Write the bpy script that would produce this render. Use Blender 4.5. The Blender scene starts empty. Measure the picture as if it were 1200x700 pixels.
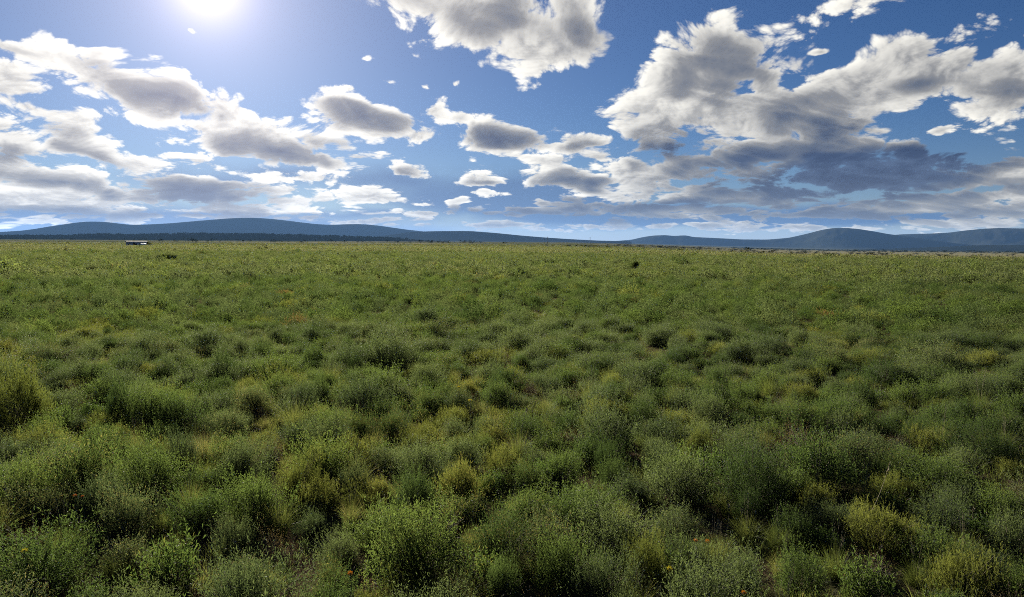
import bpy, bmesh, math, random
import numpy as np
from mathutils import Vector, Matrix, Euler

PI = math.pi
R = math.radians
scene = bpy.context.scene
COL = scene.collection
rng = np.random.default_rng(11)
random.seed(11)

# ------------------------------------------------------------------ camera
EYE = 2.45
FPX = 889.0                      # focal length in pixels of the 1200 px wide photograph
PITCH = -4.3
ROLL = 0.35
cam_data = bpy.data.cameras.new('camera')
cam = bpy.data.objects.new('camera', cam_data)
COL.objects.link(cam)
cam_data.sensor_width = 36.0
cam_data.lens = 36.0 * FPX / 1200.0
cam_data.clip_start = 0.05
cam_data.clip_end = 90000.0
cam.location = (0, 0, EYE)
CAM_M = Matrix.Rotation(R(90 + PITCH), 3, 'X') @ Matrix.Rotation(R(ROLL), 3, 'Z')
cam.rotation_euler = CAM_M.to_euler()
scene.camera = cam


def ray(px, py):
    """Direction of a pixel of the 1200x700 photograph."""
    return (CAM_M @ Vector(((px - 600) / FPX, (350 - py) / FPX, -1.0))).normalized()


def azel(px, py):
    d = ray(px, py)
    return math.degrees(math.atan2(d.x, d.y)), math.degrees(math.asin(d.z))


SUN_AZ, SUN_EL = azel(243, -20)

# ------------------------------------------------------------------ render settings
scene.view_settings.view_transform = 'Standard'
scene.view_settings.look = 'None'
EXPOSURE = 1.65                  # the photograph is exposed for the green plain under a low sun
scene.view_settings.exposure = EXPOSURE
scene.view_settings.gamma = 1.0
scene.view_settings.use_curve_mapping = False
scene.render.engine = 'CYCLES'
scene.cycles.max_bounces = 4
scene.cycles.diffuse_bounces = 2
scene.cycles.glossy_bounces = 2
scene.cycles.transmission_bounces = 3
scene.cycles.transparent_max_bounces = 4
scene.cycles.volume_bounces = 1
scene.cycles.use_adaptive_sampling = True
scene.cycles.adaptive_threshold = 0.02
scene.cycles.use_denoising = False
scene.cycles.pixel_filter_type = 'BLACKMAN_HARRIS'
scene.cycles.filter_width = 1.0
scene.cycles.sample_clamp_indirect = 3.0
scene.cycles.sample_clamp_direct = 4.0


# ------------------------------------------------------------------ node helper
class NB:
    """Small expression builder for a node tree."""

    def __init__(self, tree):
        self.t = tree

    def new(self, kind, **kw):
        n = self.t.nodes.new(kind)
        for k, v in kw.items():
            setattr(n, k, v)
        return n

    def put(self, sock, v):
        if isinstance(v, bpy.types.NodeSocket):
            self.t.links.new(v, sock)
        elif v is not None:
            sock.default_value = v

    def m(self, op, a, b=None, c=None, clamp=False):
        n = self.new('ShaderNodeMath', operation=op, use_clamp=clamp)
        for s, v in zip(n.inputs, (a, b, c)):
            self.put(s, v)
        return n.outputs[0]

    def add(self, a, b): return self.m('ADD', a, b)
    def sub(self, a, b): return self.m('SUBTRACT', a, b)
    def mul(self, a, b): return self.m('MULTIPLY', a, b)
    def mad(self, a, b, c): return self.m('MULTIPLY_ADD', a, b, c)

    def v(self, op, a, b=None, c=None, scale=None, out=0):
        n = self.new('ShaderNodeVectorMath', operation=op)
        for s, x in zip(n.inputs[:3], (a, b, c)):
            self.put(s, x)
        if scale is not None:
            self.put(n.inputs['Scale'], scale)
        return n.outputs['Value'] if out == 1 else n.outputs[0]

    def xyz(self, x=0.0, y=0.0, z=0.0):
        n = self.new('ShaderNodeCombineXYZ')
        for s, q in zip(n.inputs, (x, y, z)):
            self.put(s, q)
        return n.outputs[0]

    def sep(self, v):
        n = self.new('ShaderNodeSeparateXYZ')
        self.put(n.inputs[0], v)
        return n.outputs

    def noise(self, vec, scale, detail=3.0, rough=0.5, dim='3D', dist=0.0, lac=2.0, col=False):
        n = self.new('ShaderNodeTexNoise', noise_dimensions=dim)
        self.put(n.inputs['Vector'], vec)
        n.inputs['Scale'].default_value = scale
        n.inputs['Detail'].default_value = detail
        n.inputs['Roughness'].default_value = rough
        n.inputs['Lacunarity'].default_value = lac
        n.inputs['Distortion'].default_value = dist
        return n.outputs['Color'] if col else n.outputs[0]

    def step(self, x, a, b, lo=0.0, hi=1.0, kind='SMOOTHSTEP'):
        n = self.new('ShaderNodeMapRange', interpolation_type=kind)
        self.put(n.inputs[0], x)
        for i, q in enumerate((a, b, lo, hi)):
            self.put(n.inputs[1 + i], q)
        return n.outputs[0]

    def mix(self, f, a, b, blend='MIX'):
        n = self.new('ShaderNodeMix', data_type='RGBA', blend_type=blend, clamp_factor=True)
        self.put(n.inputs['Factor'], f)
        for s, q in ((n.inputs[6], a), (n.inputs[7], b)):
            if isinstance(q, tuple):
                q = (*q, 1.0)[:4]
            self.put(s, q)
        return n.outputs[2]

    def ramp(self, f, stops, mode='LINEAR'):
        n = self.new('ShaderNodeValToRGB')
        n.color_ramp.interpolation = mode
        e = n.color_ramp.elements
        while len(e) < len(stops):
            e.new(0.5)
        for q, (p, c) in zip(e, stops):
            q.position = p
            q.color = (*c, 1.0) if len(c) == 3 else c
        self.put(n.inputs[0], f)
        return n.outputs[0]


def lin(r, g, b):
    f = lambda c: c / 12.92 if c <= 0.04045 else ((c + 0.055) / 1.055) ** 2.4
    return tuple(f(c / 255.0) for c in (r, g, b))
# ------------------------------------------------------------------ sky: Nishita sky with cumulus, in the world
# cumulus: (photo x, photo y, half width, half height, tilt in degrees, strength)
CLOUDS = [
    # big cloud overhead in the middle
    (484, -2, 92, 44, -10, 1.0), (565, 18, 130, 48, -8, 1.05), (630, 58, 78, 34, 0, 1.0), (680, 15, 45, 58, 0, 1.0), (550, -60, 190, 60, 0, 1.1),
    # left group
    (160, 102, 105, 34, -16, 1.1), (262, 132, 62, 26, -20, 1.0), (30, 60, 58, 11, -6, .75), (125, 60, 26, 9, 0, .8),
    (5, 92, 56, 30, -10, .95), (45, 128, 70, 24, -22, .9), (95, 165, 80, 22, -24, .95), (20, 165, 70, 26, -10, .9), (-10, 195, 70, 24, 0, .9),
    (305, 167, 112, 32, -4, 1.1), (375, 185, 60, 18, -8, .9), (235, 155, 60, 14, -10, .8),
    (425, 140, 78, 28, -8, 1.1), (490, 162, 34, 15, 0, .9), (385, 165, 40, 20, 0, .8),
    (517, 129, 22, 20, 0, 1.0), (545, 138, 24, 10, 0, .75), (590, 162, 64, 28, 0, 1.1), (678, 169, 40, 14, 0, .95), (475, 199, 38, 13, 0, 1.0), (565, 208, 36, 13, 0, 1.0),
    (640, 188, 60, 7, 0, .6), (655, 208, 52, 22, 0, 1.0), (700, 214, 40, 16, 0, .9), (535, 237, 14, 9, 0, .8), (633, 239, 14, 5, 0, .7),
    (70, 212, 150, 24, -6, .95), (55, 238, 150, 18, 0, .95), (235, 222, 90, 22, -3, 1.05), (160, 190, 60, 14, -10, .75),
    (355, 210, 80, 10, 0, .75), (345, 236, 70, 15, 0, .85), (445, 232, 62, 14, 0, .8), (420, 182, 60, 9, -3, .6), (280, 246, 110, 10, 0, .8),
    # little ones
    (425, 67, 10, 6, 0, .42), (444, 90, 18, 7, 0, .52), (498, 101, 10, 6, 0, .5), (410, 107, 15, 6, 0, .5), (542, 101, 8, 7, 0, .4),
    (228, 37, 11, 6, 0, .36), (560, 145, 12, 7, 0, .6),
    # low far rows
    (470, 250, 70, 6, 0, .62), (600, 264, 100, 5, 0, .55), (715, 241, 70, 7, 0, .62), (560, 226, 34, 6, 0, .55), (690, 266, 90, 5, 0, .55), (810, 263, 130, 7, 0, .65), (960, 267, 150, 6, 0, .65), (1110, 262, 120, 7, 0, .65),
    (60, 262, 90, 5, 0, .5), (330, 256, 110, 6, 0, .6), (500, 238, 40, 6, 0, .5), (740, 228, 60, 9, 0, .7), (1160, 250, 90, 9, 0, .75), (230, 192, 70, 9, -4, .6), (330, 222, 60, 9, 0, .7),
    (640, 247, 140, 8, 0, .62), (800, 250, 150, 9, 0, .7), (960, 252, 160, 9, 0, .7), (420, 262, 120, 6, 0, .5), (180, 256, 140, 7, 0, .6),
    # right mass
    (790, 88, 60, 44, 0, 1.05), (850, 72, 82, 48, 8, 1.15), (900, 85, 45, 32, 0, 1.0), (765, 140, 62, 34, 0, 1.05), (860, 140, 115, 42, 0, 1.05),
    (990, 118, 118, 40, 14, 1.05), (1090, 88, 84, 36, 10, 1.05), (1180, 92, 78, 46, 0, 1.05), (1060, 75, 60, 28, 0, 1.0), (1130, 75, 50, 40, 0, .95),
    (930, 180, 140, 38, 0, 1.1), (1030, 205, 140, 26, 0, 1.1), (1165, 200, 90, 20, 0, .95), (1130, 236, 150, 15, 0, .95),
    (760, 200, 80, 28, 0, .95), (850, 230, 170, 17, 0, .95), (700, 185, 40, 14, 0, .7),
    (990, 9, 120, 6, 6, .17), (957, 58, 15, 6, 0, .6), (1098, 150, 20, 6, 0, .8), (1170, 125, 90, 14, 0, .65),
]
# dark undersides and cores: (x, y, half width, half height, tilt, strength); strength over 1 turns them blue
DARKS = [
    (175, 108, 60, 20, -18, .8), (225, 128, 34, 13, -20, .6), (330, 177, 78, 15, -2, .85), (430, 137, 60, 13, -8, .75), (592, 163, 56, 15, 0, .85), (580, 8, 115, 32, -6, .42), (520, -15, 80, 30, 0, .35),
    (690, 40, 40, 40, 0, .35), (235, 228, 72, 18, -4, 1.35), (60, 150, 55, 7, -22, .45), (110, 180, 52, 7, -22, .5), (70, 215, 80, 9, -6, .75), (5, 182, 42, 11, 0, .65),
    (475, 203, 26, 6, 0, .5), (660, 212, 36, 14, 0, .8), (700, 216, 30, 10, 0, .7), (680, 173, 26, 6, 0, .4), (565, 212, 24, 5, 0, .45), (395, 168, 30, 8, 0, .4),
    (860, 84, 76, 30, 0, .7), (800, 100, 30, 14, 0, .35), (790, 170, 60, 24, 0, .95), (740, 172, 30, 12, 0, .6), (870, 192, 90, 24, 0, 1.0), (930, 130, 50, 24, 0, .45), (960, 160, 60, 34, 0, .75),
    (1005, 207, 112, 32, 3, 2.7), (900, 216, 130, 18, 0, 1.2), (1085, 189, 80, 14, 0, 2.4), (1150, 224, 90, 13, 3, .75), (1190, 105, 50, 14, 0, .5), (1110, 100, 60, 10, 8, .35),
    (620, 265, 620, 8, 0, .5), (620, 249, 130, 7, 0, 1.3),
    (800, 243, 190, 10, 0, 1.35), (1000, 252, 190, 9, 0, 1.3), (700, 255, 130, 9, 0, 1.3), (150, 252, 300, 7, 0, 1.2),
]
# far shaded cloud sheet low over the horizon (blue, soft)
SHEETS = [
    (600, 232, 190, 34, 0, 1.0), (470, 215, 120, 26, 0, .6), (720, 254, 210, 16, 0, 1.0), (960, 254, 240, 14, 0, 1.0), (150, 270, 420, 34, 0, 1.0), (420, 252, 200, 10, 0, .5),
    (330, 205, 140, 22, 0, .45), (250, 212, 120, 20, 0, .5),
]

world = bpy.data.worlds.new('World')
scene.world = world
world.use_nodes = True
wt = world.node_tree
wt.nodes.clear()
nb = NB(wt)
PXDEG = math.degrees(1.0 / FPX)


def blob_field(g, p, blobs, floor=-1.0, grow=1.0):
    """Largest of many soft ellipses given in photo pixels, as a field over azimuth and elevation."""
    acc = None
    turned = {}
    for (x, y, rx, ry, rot, w) in sorted(blobs, key=lambda q: q[4]):
        a, e = azel(x, y)
        t = round((rot - ROLL) / 4.0) * 4.0
        if t not in turned:
            if t == 0:
                turned[t] = p
            else:
                n = g.new('ShaderNodeVectorRotate', rotation_type='Z_AXIS')
                g.put(n.inputs['Vector'], p)
                n.inputs['Angle'].default_value = -R(t)
                turned[t] = n.outputs[0]
        c, s_ = math.cos(R(t)), math.sin(R(t))
        ar, er = a * c + e * s_, -a * s_ + e * c
        ix, iy = 1 / (rx * PXDEG * grow), 1 / (ry * PXDEG * grow)
        q = g.v('MULTIPLY_ADD', turned[t], (ix, iy, 0.0), (-ar * ix, -er * iy, 0.0))
        val = g.mad(g.v('LENGTH', q, out=1), -w, w)
        acc = val if acc is None else g.m('SMOOTH_MAX', acc, val, 0.12)
    return g.m('MAXIMUM', acc, floor)


def puff_group():
    """Billowing noise on a shallow cloud layer: features shrink and flatten toward the horizon."""
    gt = bpy.data.node_groups.new('cloud_puffs', 'ShaderNodeTree')
    gt.interface.new_socket('P', in_out='INPUT', socket_type='NodeSocketVector')
    gt.interface.new_socket('N', in_out='OUTPUT', socket_type='NodeSocketFloat')
    gt.interface.new_socket('Warp', in_out='OUTPUT', socket_type='NodeSocketVector')
    g = NB(gt)
    gi = gt.nodes.new('NodeGroupInput')
    go = gt.nodes.new('NodeGroupOutput')
    a, e, _ = g.sep(gi.outputs[0])
    rr = g.m('DIVIDE', 9.6, g.m('SQRT', g.add(g.m('MAXIMUM', e, -3.0), 6.0)))
    ar = g.m('RADIANS', a)
    q = g.xyz(g.mul(g.m('SINE', ar), rr), g.mul(g.m('COSINE', ar), rr), 0.0)
    w1 = g.noise(q, 3.8, 1.0, 0.5, '2D', col=True)
    w2 = g.v('SUBTRACT', w1, (0.5, 0.5, 0.5))
    n1 = g.noise(q, 5.4, 7.0, 0.47, '2D')
    vo = g.new('ShaderNodeTexVoronoi', voronoi_dimensions='2D', feature='F1')
    g.put(vo.inputs['Vector'], g.v('MULTIPLY_ADD', w2, (0.16, 0.16, 0.16), q))
    vo.inputs['Scale'].default_value = 12.0
    vo.inputs['Detail'].default_value = 3.0
    vo.inputs['Roughness'].default_value = 0.52
    vo.inputs['Lacunarity'].default_value = 2.3
    vo.normalize = True
    puff = g.mad(g.m('POWER', vo.outputs['Distance'], 1.4), -1.0, 0.22)
    nz = g.add(g.mul(g.sub(n1, 0.5), 1.40), g.mul(puff, PUFF))
    gt.links.new(nz, go.inputs[0])
    gt.links.new(w2, go.inputs[1])
    return gt


def build_world():
    g = nb
    tc = g.new('ShaderNodeTexCoord')
    d = g.v('NORMALIZE', tc.outputs['Generated'])
    x, y, z = g.sep(d)
    az = g.m('DEGREES', g.m('ARCTAN2', x, y))
    el = g.m('DEGREES', g.m('ARCSINE', z))
    p = g.xyz(az, el, 0.0)
    # angle to the sun
    sd = Vector((math.sin(R(SUN_AZ)) * math.cos(R(SUN_EL)), math.cos(R(SUN_AZ)) * math.cos(R(SUN_EL)), math.sin(R(SUN_EL))))
    cs = g.v('DOT_PRODUCT', d, tuple(sd), out=1)
    ang = g.m('DEGREES', g.m('ARCCOSINE', g.m('MINIMUM', cs, 1.0)))

    sky = g.new('ShaderNodeTexSky', sky_type='NISHITA')
    sky.sun_disc = False
    sky.sun_elevation = R(SUN_EL)
    sky.sun_rotation = R(SUN_AZ)
    sky.altitude = 1200.0
    sky.air_density = 1.0
    sky.dust_density = 0.3
    sky.ozone_density = 2.2
    base = sky.outputs[0]
    base = g.v('MULTIPLY', base, SKY_TINT)
    # paler air low over the horizon
    hz = g.m('POWER', 2.718, g.mul(g.m('MAXIMUM', el, 0.0), -0.36))
    base = g.mix(g.mul(hz, 0.95), base, HORIZON)

    grp = puff_group()
    n0 = g.new('ShaderNodeGroup', node_tree=grp)
    g.put(n0.inputs[0], p)
    NZ, W2 = n0.outputs
    amp = g.step(el, 0.0, 20.0, 1.6, 5.0, 'LINEAR')
    PW = g.v('MULTIPLY_ADD', g.v('SCALE', W2, scale=amp), (1.0, 0.55, 0.0), p)
    C = blob_field(g, PW, CLOUDS)
    D = g.add(g.sub(C, g.step(az, -14.0, 4.0, 0.28, 0.205)), NZ)
    # further looks nearer to the sun: how much cloud stands between here and the light
    to = g.v('NORMALIZE', g.v('SUBTRACT', (SUN_AZ, SUN_EL + 3.0, 0.0), p))
    stepl = g.step(el, 0.0, 18.0, 0.42, 1.15, 'LINEAR')
    n1 = g.new('ShaderNodeGroup', node_tree=grp)
    g.put(n1.inputs[0], g.v('ADD', p, g.v('SCALE', to, scale=stepl)))
    n2 = g.new('ShaderNodeGroup', node_tree=grp)
    g.put(n2.inputs[0], g.v('ADD', p, g.v('SCALE', to, scale=g.mul(stepl, 0.36))))
    rel = g.add(g.mul(g.sub(n1.outputs[0], NZ), 0.6), g.mul(g.sub(n2.outputs[0], NZ), 0.8))

    alpha = g.step(D, -0.05, 0.22)
    thick = g.step(g.mad(NZ, 0.40, C), 0.10, 0.85)
    grad = g.step(rel, -0.40, 0.50)              # 0 lit side .. 1 turned away
    near = g.m('POWER', 2.718, g.mul(ang, -0.045))         # forward scattering
    dk = blob_field(g, PW, DARKS, 0.0, 1.3)
    dk = g.m('MAXIMUM', g.add(dk, g.mul(g.mul(NZ, 1.0), g.step(dk, 0.0, 0.3))), 0.0)
    dk = g.mul(dk, 1.35)
    shade = g.add(g.mul(thick, 0.40), g.mul(grad, 0.39))
    shade = g.add(shade, g.mul(dk, 0.72))
    shade = g.sub(shade, g.mul(near, 0.34))
    shade = g.add(shade, 0.10)
    ccol = g.ramp(g.mul(shade, 0.5), [(0.0, CLOUD_RAMP[0]), (0.12, CLOUD_RAMP[1]), (0.26, CLOUD_RAMP[2]), (0.42, CLOUD_RAMP[3]), (0.60, CLOUD_RAMP[4]), (0.85, CLOUD_RAMP[5])], 'LINEAR')
    ccol = g.mix(1.0, ccol, (U * 1.25,) * 3, 'MULTIPLY')
    blue = g.mix(g.step(NZ, -0.35, 0.35), us(70, 92, 128), us(30, 54, 94))
    ccol = g.mix(g.mul(g.step(dk, 0.75, 2.1), 0.92), ccol, blue)
    # distance: low clouds are seen through more air
    ccol = g.mix(g.mul(hz, 0.45), ccol, CLOUD_AIR)
    sh = blob_field(g, PW, SHEETS, 0.0, 1.15)
    sh = g.step(g.add(sh, g.mul(NZ, 0.10)), 0.0, 0.6)
    base = g.mix(g.mul(sh, 0.88), base, SHEET)
    out = g.mix(alpha, base, ccol)
    out = g.mix(1.0, out, (SKY_GAIN,) * 3, 'MULTIPLY')
    # glare of the air round the sun
    g1 = g.mul(g.m('POWER', 2.718, g.mul(g.m('POWER', g.m('DIVIDE', ang, 2.3), 2.0), -1.0)), GLOW[0])
    g2 = g.mul(g.m('POWER', 2.718, g.mul(ang, -0.40)), GLOW[1])
    g3 = g.mul(g.m('POWER', 2.718, g.mul(ang, -0.10)), GLOW[2])
    gl = g.add(g.mul(g.add(g1, g2), 1.0), 0.0)
    glow = g.v('ADD', g.v('SCALE', (U, U * 0.78, U * 0.80), scale=gl), g.v('SCALE', (U, U * 0.90, U * 0.92), scale=g3))
    tot = g.v('ADD', out, glow)
    bg = g.new('ShaderNodeBackground')
    g.put(bg.inputs['Color'], tot)
    bg.inputs['Strength'].default_value = SKY_STRENGTH
    wo = g.new('ShaderNodeOutputWorld')
    wt.links.new(bg.outputs[0], wo.inputs['Surface'])
    world.cycles.sampling_method = 'NONE'       # the sky is smooth: found by the bounces alone


# the sky is in Nishita units: 1/SKY_STRENGTH of what reaches the picture
SKY_STRENGTH = 0.05
SKY_GAIN = 1.0
U = 1.0 / (SKY_STRENGTH * 2.0 ** EXPOSURE)
us = lambda r, g_, b, k=1.0: tuple(c * U * k for c in lin(r, g_, b))
SKY_TINT = tuple(c * 2.0 / 2.0 ** EXPOSURE for c in (0.21, 0.345, 0.55))
PUFF = 1.45
HORIZON = us(166, 178, 188)
CLOUD_AIR = us(200, 206, 208)
SHEET = us(82, 115, 160)
CLOUD_RAMP = [tuple(c / 1.25 for c in lin(*q)) for q in ((277, 272, 258), (248, 245, 236), (205, 203, 198), (142, 143, 146), (100, 108, 124), (44, 66, 104))]
GLOW = (0.42, 0.58, 0.52)
build_world()
# ------------------------------------------------------------------ sun
sun_data = bpy.data.lights.new('sun', 'SUN')
sun = bpy.data.objects.new('sun', sun_data)
COL.objects.link(sun)
sun_data.energy = SUN_STRENGTH = 5.0
sun_data.angle = R(0.6)
sun_data.color = (1.0, 0.93, 0.80)
sun.location = (0, 0, 400)
sd_ = Vector((math.sin(R(SUN_AZ)) * math.cos(R(SUN_EL)), math.cos(R(SUN_AZ)) * math.cos(R(SUN_EL)), math.sin(R(SUN_EL))))
sun.rotation_euler = sd_.to_track_quat('Z', 'Y').to_euler()


# ------------------------------------------------------------------ object helpers
def tag(o, label=None, cat=None, group=None, kind=None):
    if label: o['label'] = label
    if cat: o['category'] = cat
    if group: o['group'] = group
    if kind: o['kind'] = kind
    return o


def link(name, me, parent=None):
    o = bpy.data.objects.new(name, me)
    COL.objects.link(o)
    if parent:
        o.parent = parent
    return o


def np_mesh(name, verts, faces, mat=None, smooth=False, attr=None):
    """verts (N,3); faces (M,k) with one face size."""
    me = bpy.data.meshes.new(name)
    verts = np.asarray(verts, np.float32)
    faces = np.asarray(faces, np.int32)
    m, k = faces.shape
    me.vertices.add(len(verts))
    me.vertices.foreach_set('co', verts.ravel())
    me.loops.add(m * k)
    me.loops.foreach_set('vertex_index', faces.ravel())
    me.polygons.add(m)
    me.polygons.foreach_set('loop_start', np.arange(m, dtype=np.int32) * k)
    me.polygons.foreach_set('use_smooth', np.full(m, smooth))
    if attr is not None:
        for nm, val in attr.items():
            a = me.attributes.new(nm, 'FLOAT', 'POINT')
            a.data.foreach_set('value', np.asarray(val, np.float32))
    me.update(calc_edges=True)
    if mat:
        me.materials.append(mat)
    return me


def mat_new(name):
    m = bpy.data.materials.new(name)
    m.use_nodes = True
    m.node_tree.nodes.clear()
    return m, NB(m.node_tree)


def finish(m, g, shader):
    o = g.new('ShaderNodeOutputMaterial')
    m.node_tree.links.new(shader, o.inputs['Surface'])
    return m


def principled(g, color, rough=0.8, spec=0.3, normal=None):
    n = g.new('ShaderNodeBsdfPrincipled')
    g.put(n.inputs['Base Color'], color if not isinstance(color, tuple) else (*color, 1.0)[:4])
    g.put(n.inputs['Roughness'], rough)
    g.put(n.inputs['Specular IOR Level'], spec)
    if normal is not None:
        g.put(n.inputs['Normal'], normal)
    return n.outputs[0]


def bump(g, h, strength=0.4, dist=0.1):
    n = g.new('ShaderNodeBump')
    n.inputs['Strength'].default_value = strength
    n.inputs['Distance'].default_value = dist
    g.put(n.inputs['Height'], h)
    return n.outputs[0]


# ------------------------------------------------------------------ value noise for heights (numpy)
_tab = np.random.default_rng(5).random((256, 256))


def vnoise(x, y):
    xi = np.floor(x).astype(int); yi = np.floor(y).astype(int)
    fx = x - xi; fy = y - yi
    fx = fx * fx * (3 - 2 * fx); fy = fy * fy * (3 - 2 * fy)
    a = _tab[xi % 256, yi % 256]; b = _tab[(xi + 1) % 256, yi % 256]
    c = _tab[xi % 256, (yi + 1) % 256]; d = _tab[(xi + 1) % 256, (yi + 1) % 256]
    return (a * (1 - fx) + b * fx) * (1 - fy) + (c * (1 - fx) + d * fx) * fy - 0.5


def fbm(x, y, n=4):
    s = 0; a = 1.0
    for k in range(n):
        s = s + a * vnoise(x * 2 ** k + 17.3 * k, y * 2 ** k + 5.1 * k)
        a *= 0.5
    return s


# ------------------------------------------------------------------ ground
# how far below eye level (in photo pixels) the land lies at a distance: left/middle of the plain, and the lower land to the right
_LR = np.log(np.array([1.0, 60, 100, 150, 250, 450, 1000, 2500, 5000, 9000, 60000]))
_OFF_L = np.array([2178, 36.3, 21.8, 14.6, 10.0, 7.3, 4.2, 1.3, 0.45, 0.3, 0.06])
_OFF_R = np.array([2178, 36.3, 22.2, 17.5, 15.0, 14.0, 12.2, 9.5, 7.6, 6.5, 1.0])


def ground_z(x, y):
    x = np.asarray(x, float); y = np.asarray(y, float)
    r = np.maximum(np.hypot(x, y), 0.5)
    az = np.degrees(np.arctan2(x, y))
    t = np.clip((az - 2.0) / 22.0, 0, 1)
    t = np.where(np.abs(az) > 90, 0.5, t)
    t = t * t * (3 - 2 * t)
    dl = np.interp(r, np.exp(_LR), _OFF_L * np.exp(_LR) / FPX)
    dr = np.interp(r, np.exp(_LR), _OFF_R * np.exp(_LR) / FPX)
    z = EYE - (dl * (1 - t) + dr * t)
    flat = np.clip((r - 40) / 60, 0, 1)
    z = z * flat
    z = z + 0.10 * fbm(x * 0.16, y * 0.16, 3) + 0.25 * np.clip(r / 150, 0, 1) * fbm(x * 0.021, y * 0.021, 2)
    return z


def ground_hit(px, py):
    """Where the ray of a photo pixel meets the ground."""
    d = ray(px, py)
    lo, hi = 1.0, 1.0
    while hi < 60000 and EYE + d.z * hi > float(ground_z(d.x * hi, d.y * hi)):
        lo = hi; hi *= 1.03
    for _ in range(30):
        mid = (lo + hi) / 2
        if EYE + d.z * mid > float(ground_z(d.x * mid, d.y * mid)): lo = mid
        else: hi = mid
    return d.x * hi, d.y * hi


def at_dist(px, dist):
    """Ground position in the direction of photo column px, at a distance."""
    d = ray(px, 285)
    k = dist / math.hypot(d.x, d.y)
    x, y = d.x * k, d.y * k
    return x, y, float(ground_z(x, y))


def make_ground():
    radii = np.concatenate([[0.0], np.geomspace(0.6, 48000, 300)])
    na = 420
    th = np.linspace(0, 2 * PI, na, endpoint=False)
    xs = radii[1:, None] * np.sin(th)[None]; ys = radii[1:, None] * np.cos(th)[None]
    v = np.stack([xs, ys, ground_z(xs, ys)], -1).reshape(-1, 3)
    nr = len(radii) - 1
    i = np.arange(nr - 1)[:, None] * na; j = np.arange(na)[None]; j2 = (j + 1) % na
    f = np.stack([i + j, i + j2, i + na + j2, i + na + j], -1).reshape(-1, 4)[:, ::-1]
    v = np.vstack([v, [[0, 0, float(ground_z(0, 0.6))]]])
    c = len(v) - 1
    # close the middle with quads made of two neighbouring wedges
    jj = np.arange(0, na, 2)
    f2 = np.stack([np.full(len(jj), c), jj, (jj + 1) % na, (jj + 2) % na], -1)[:, ::-1]
    m, g = mat_new('earth and far grass')
    geo = g.new('ShaderNodeNewGeometry')
    pos = geo.outputs['Position']
    dist = g.v('LENGTH', pos, out=1)
    n_f = g.noise(pos, 6.0, 5.0, 0.6)
    n_m = g.noise(pos, 0.9, 4.0, 0.55)
    soil = g.mix(n_f, (0.028, 0.019, 0.011), (0.075, 0.054, 0.034))
    soil = g.mix(g.step(n_m, 0.42, 0.62), soil, (0.040, 0.042, 0.018))
    # scrub and dry grass of the far plain
    pa = g.v('MULTIPLY', pos, (0.0011, 0.0034, 0.0))
    n_p = g.noise(pa, 1.0, 5.0, 0.6, '2D')
    n_s = g.noise(pos, 0.22, 4.0, 0.65)
    scrub = g.mix(g.step(n_s, 0.38, 0.62), (0.036, 0.042, 0.020), (0.072, 0.074, 0.036))
    dry = g.mix(n_s, (0.150, 0.138, 0.080), (0.250, 0.228, 0.140))
    dryf = g.mul(g.step(n_p, 0.50, 0.66), g.step(dist, 700.0, 1300.0))
    far = g.mix(g.mul(dryf, 0.9), scrub, dry)
    side = g.step(g.m('ARCTAN2', g.sep(pos)[0], g.sep(pos)[1]), 0.10, 0.40)
    valley = g.mul(g.mul(side, g.step(dist, 260.0, 600.0)), g.step(n_s, 0.25, 0.55))
    far = g.mix(g.mul(valley, 0.75), far, dry)
    far = g.mix(g.step(dist, 3000.0, 6000.0), far, (0.045, 0.048, 0.032))
    col = g.mix(g.step(dist, 60.0, 260.0), soil, far)
    nrm = bump(g, g.add(n_f, g.mul(n_m, 2.0)), 0.7, 0.05)
    finish(m, g, principled(g, col, 1.0, 0.0, nrm))
    me = np_mesh('ground', v, np.vstack([f, f2]), m, True)
    o = link('ground', me)
    tag(o, 'earth floor of the open scrub plain', None, None, 'structure')
    return o


make_ground()


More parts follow.
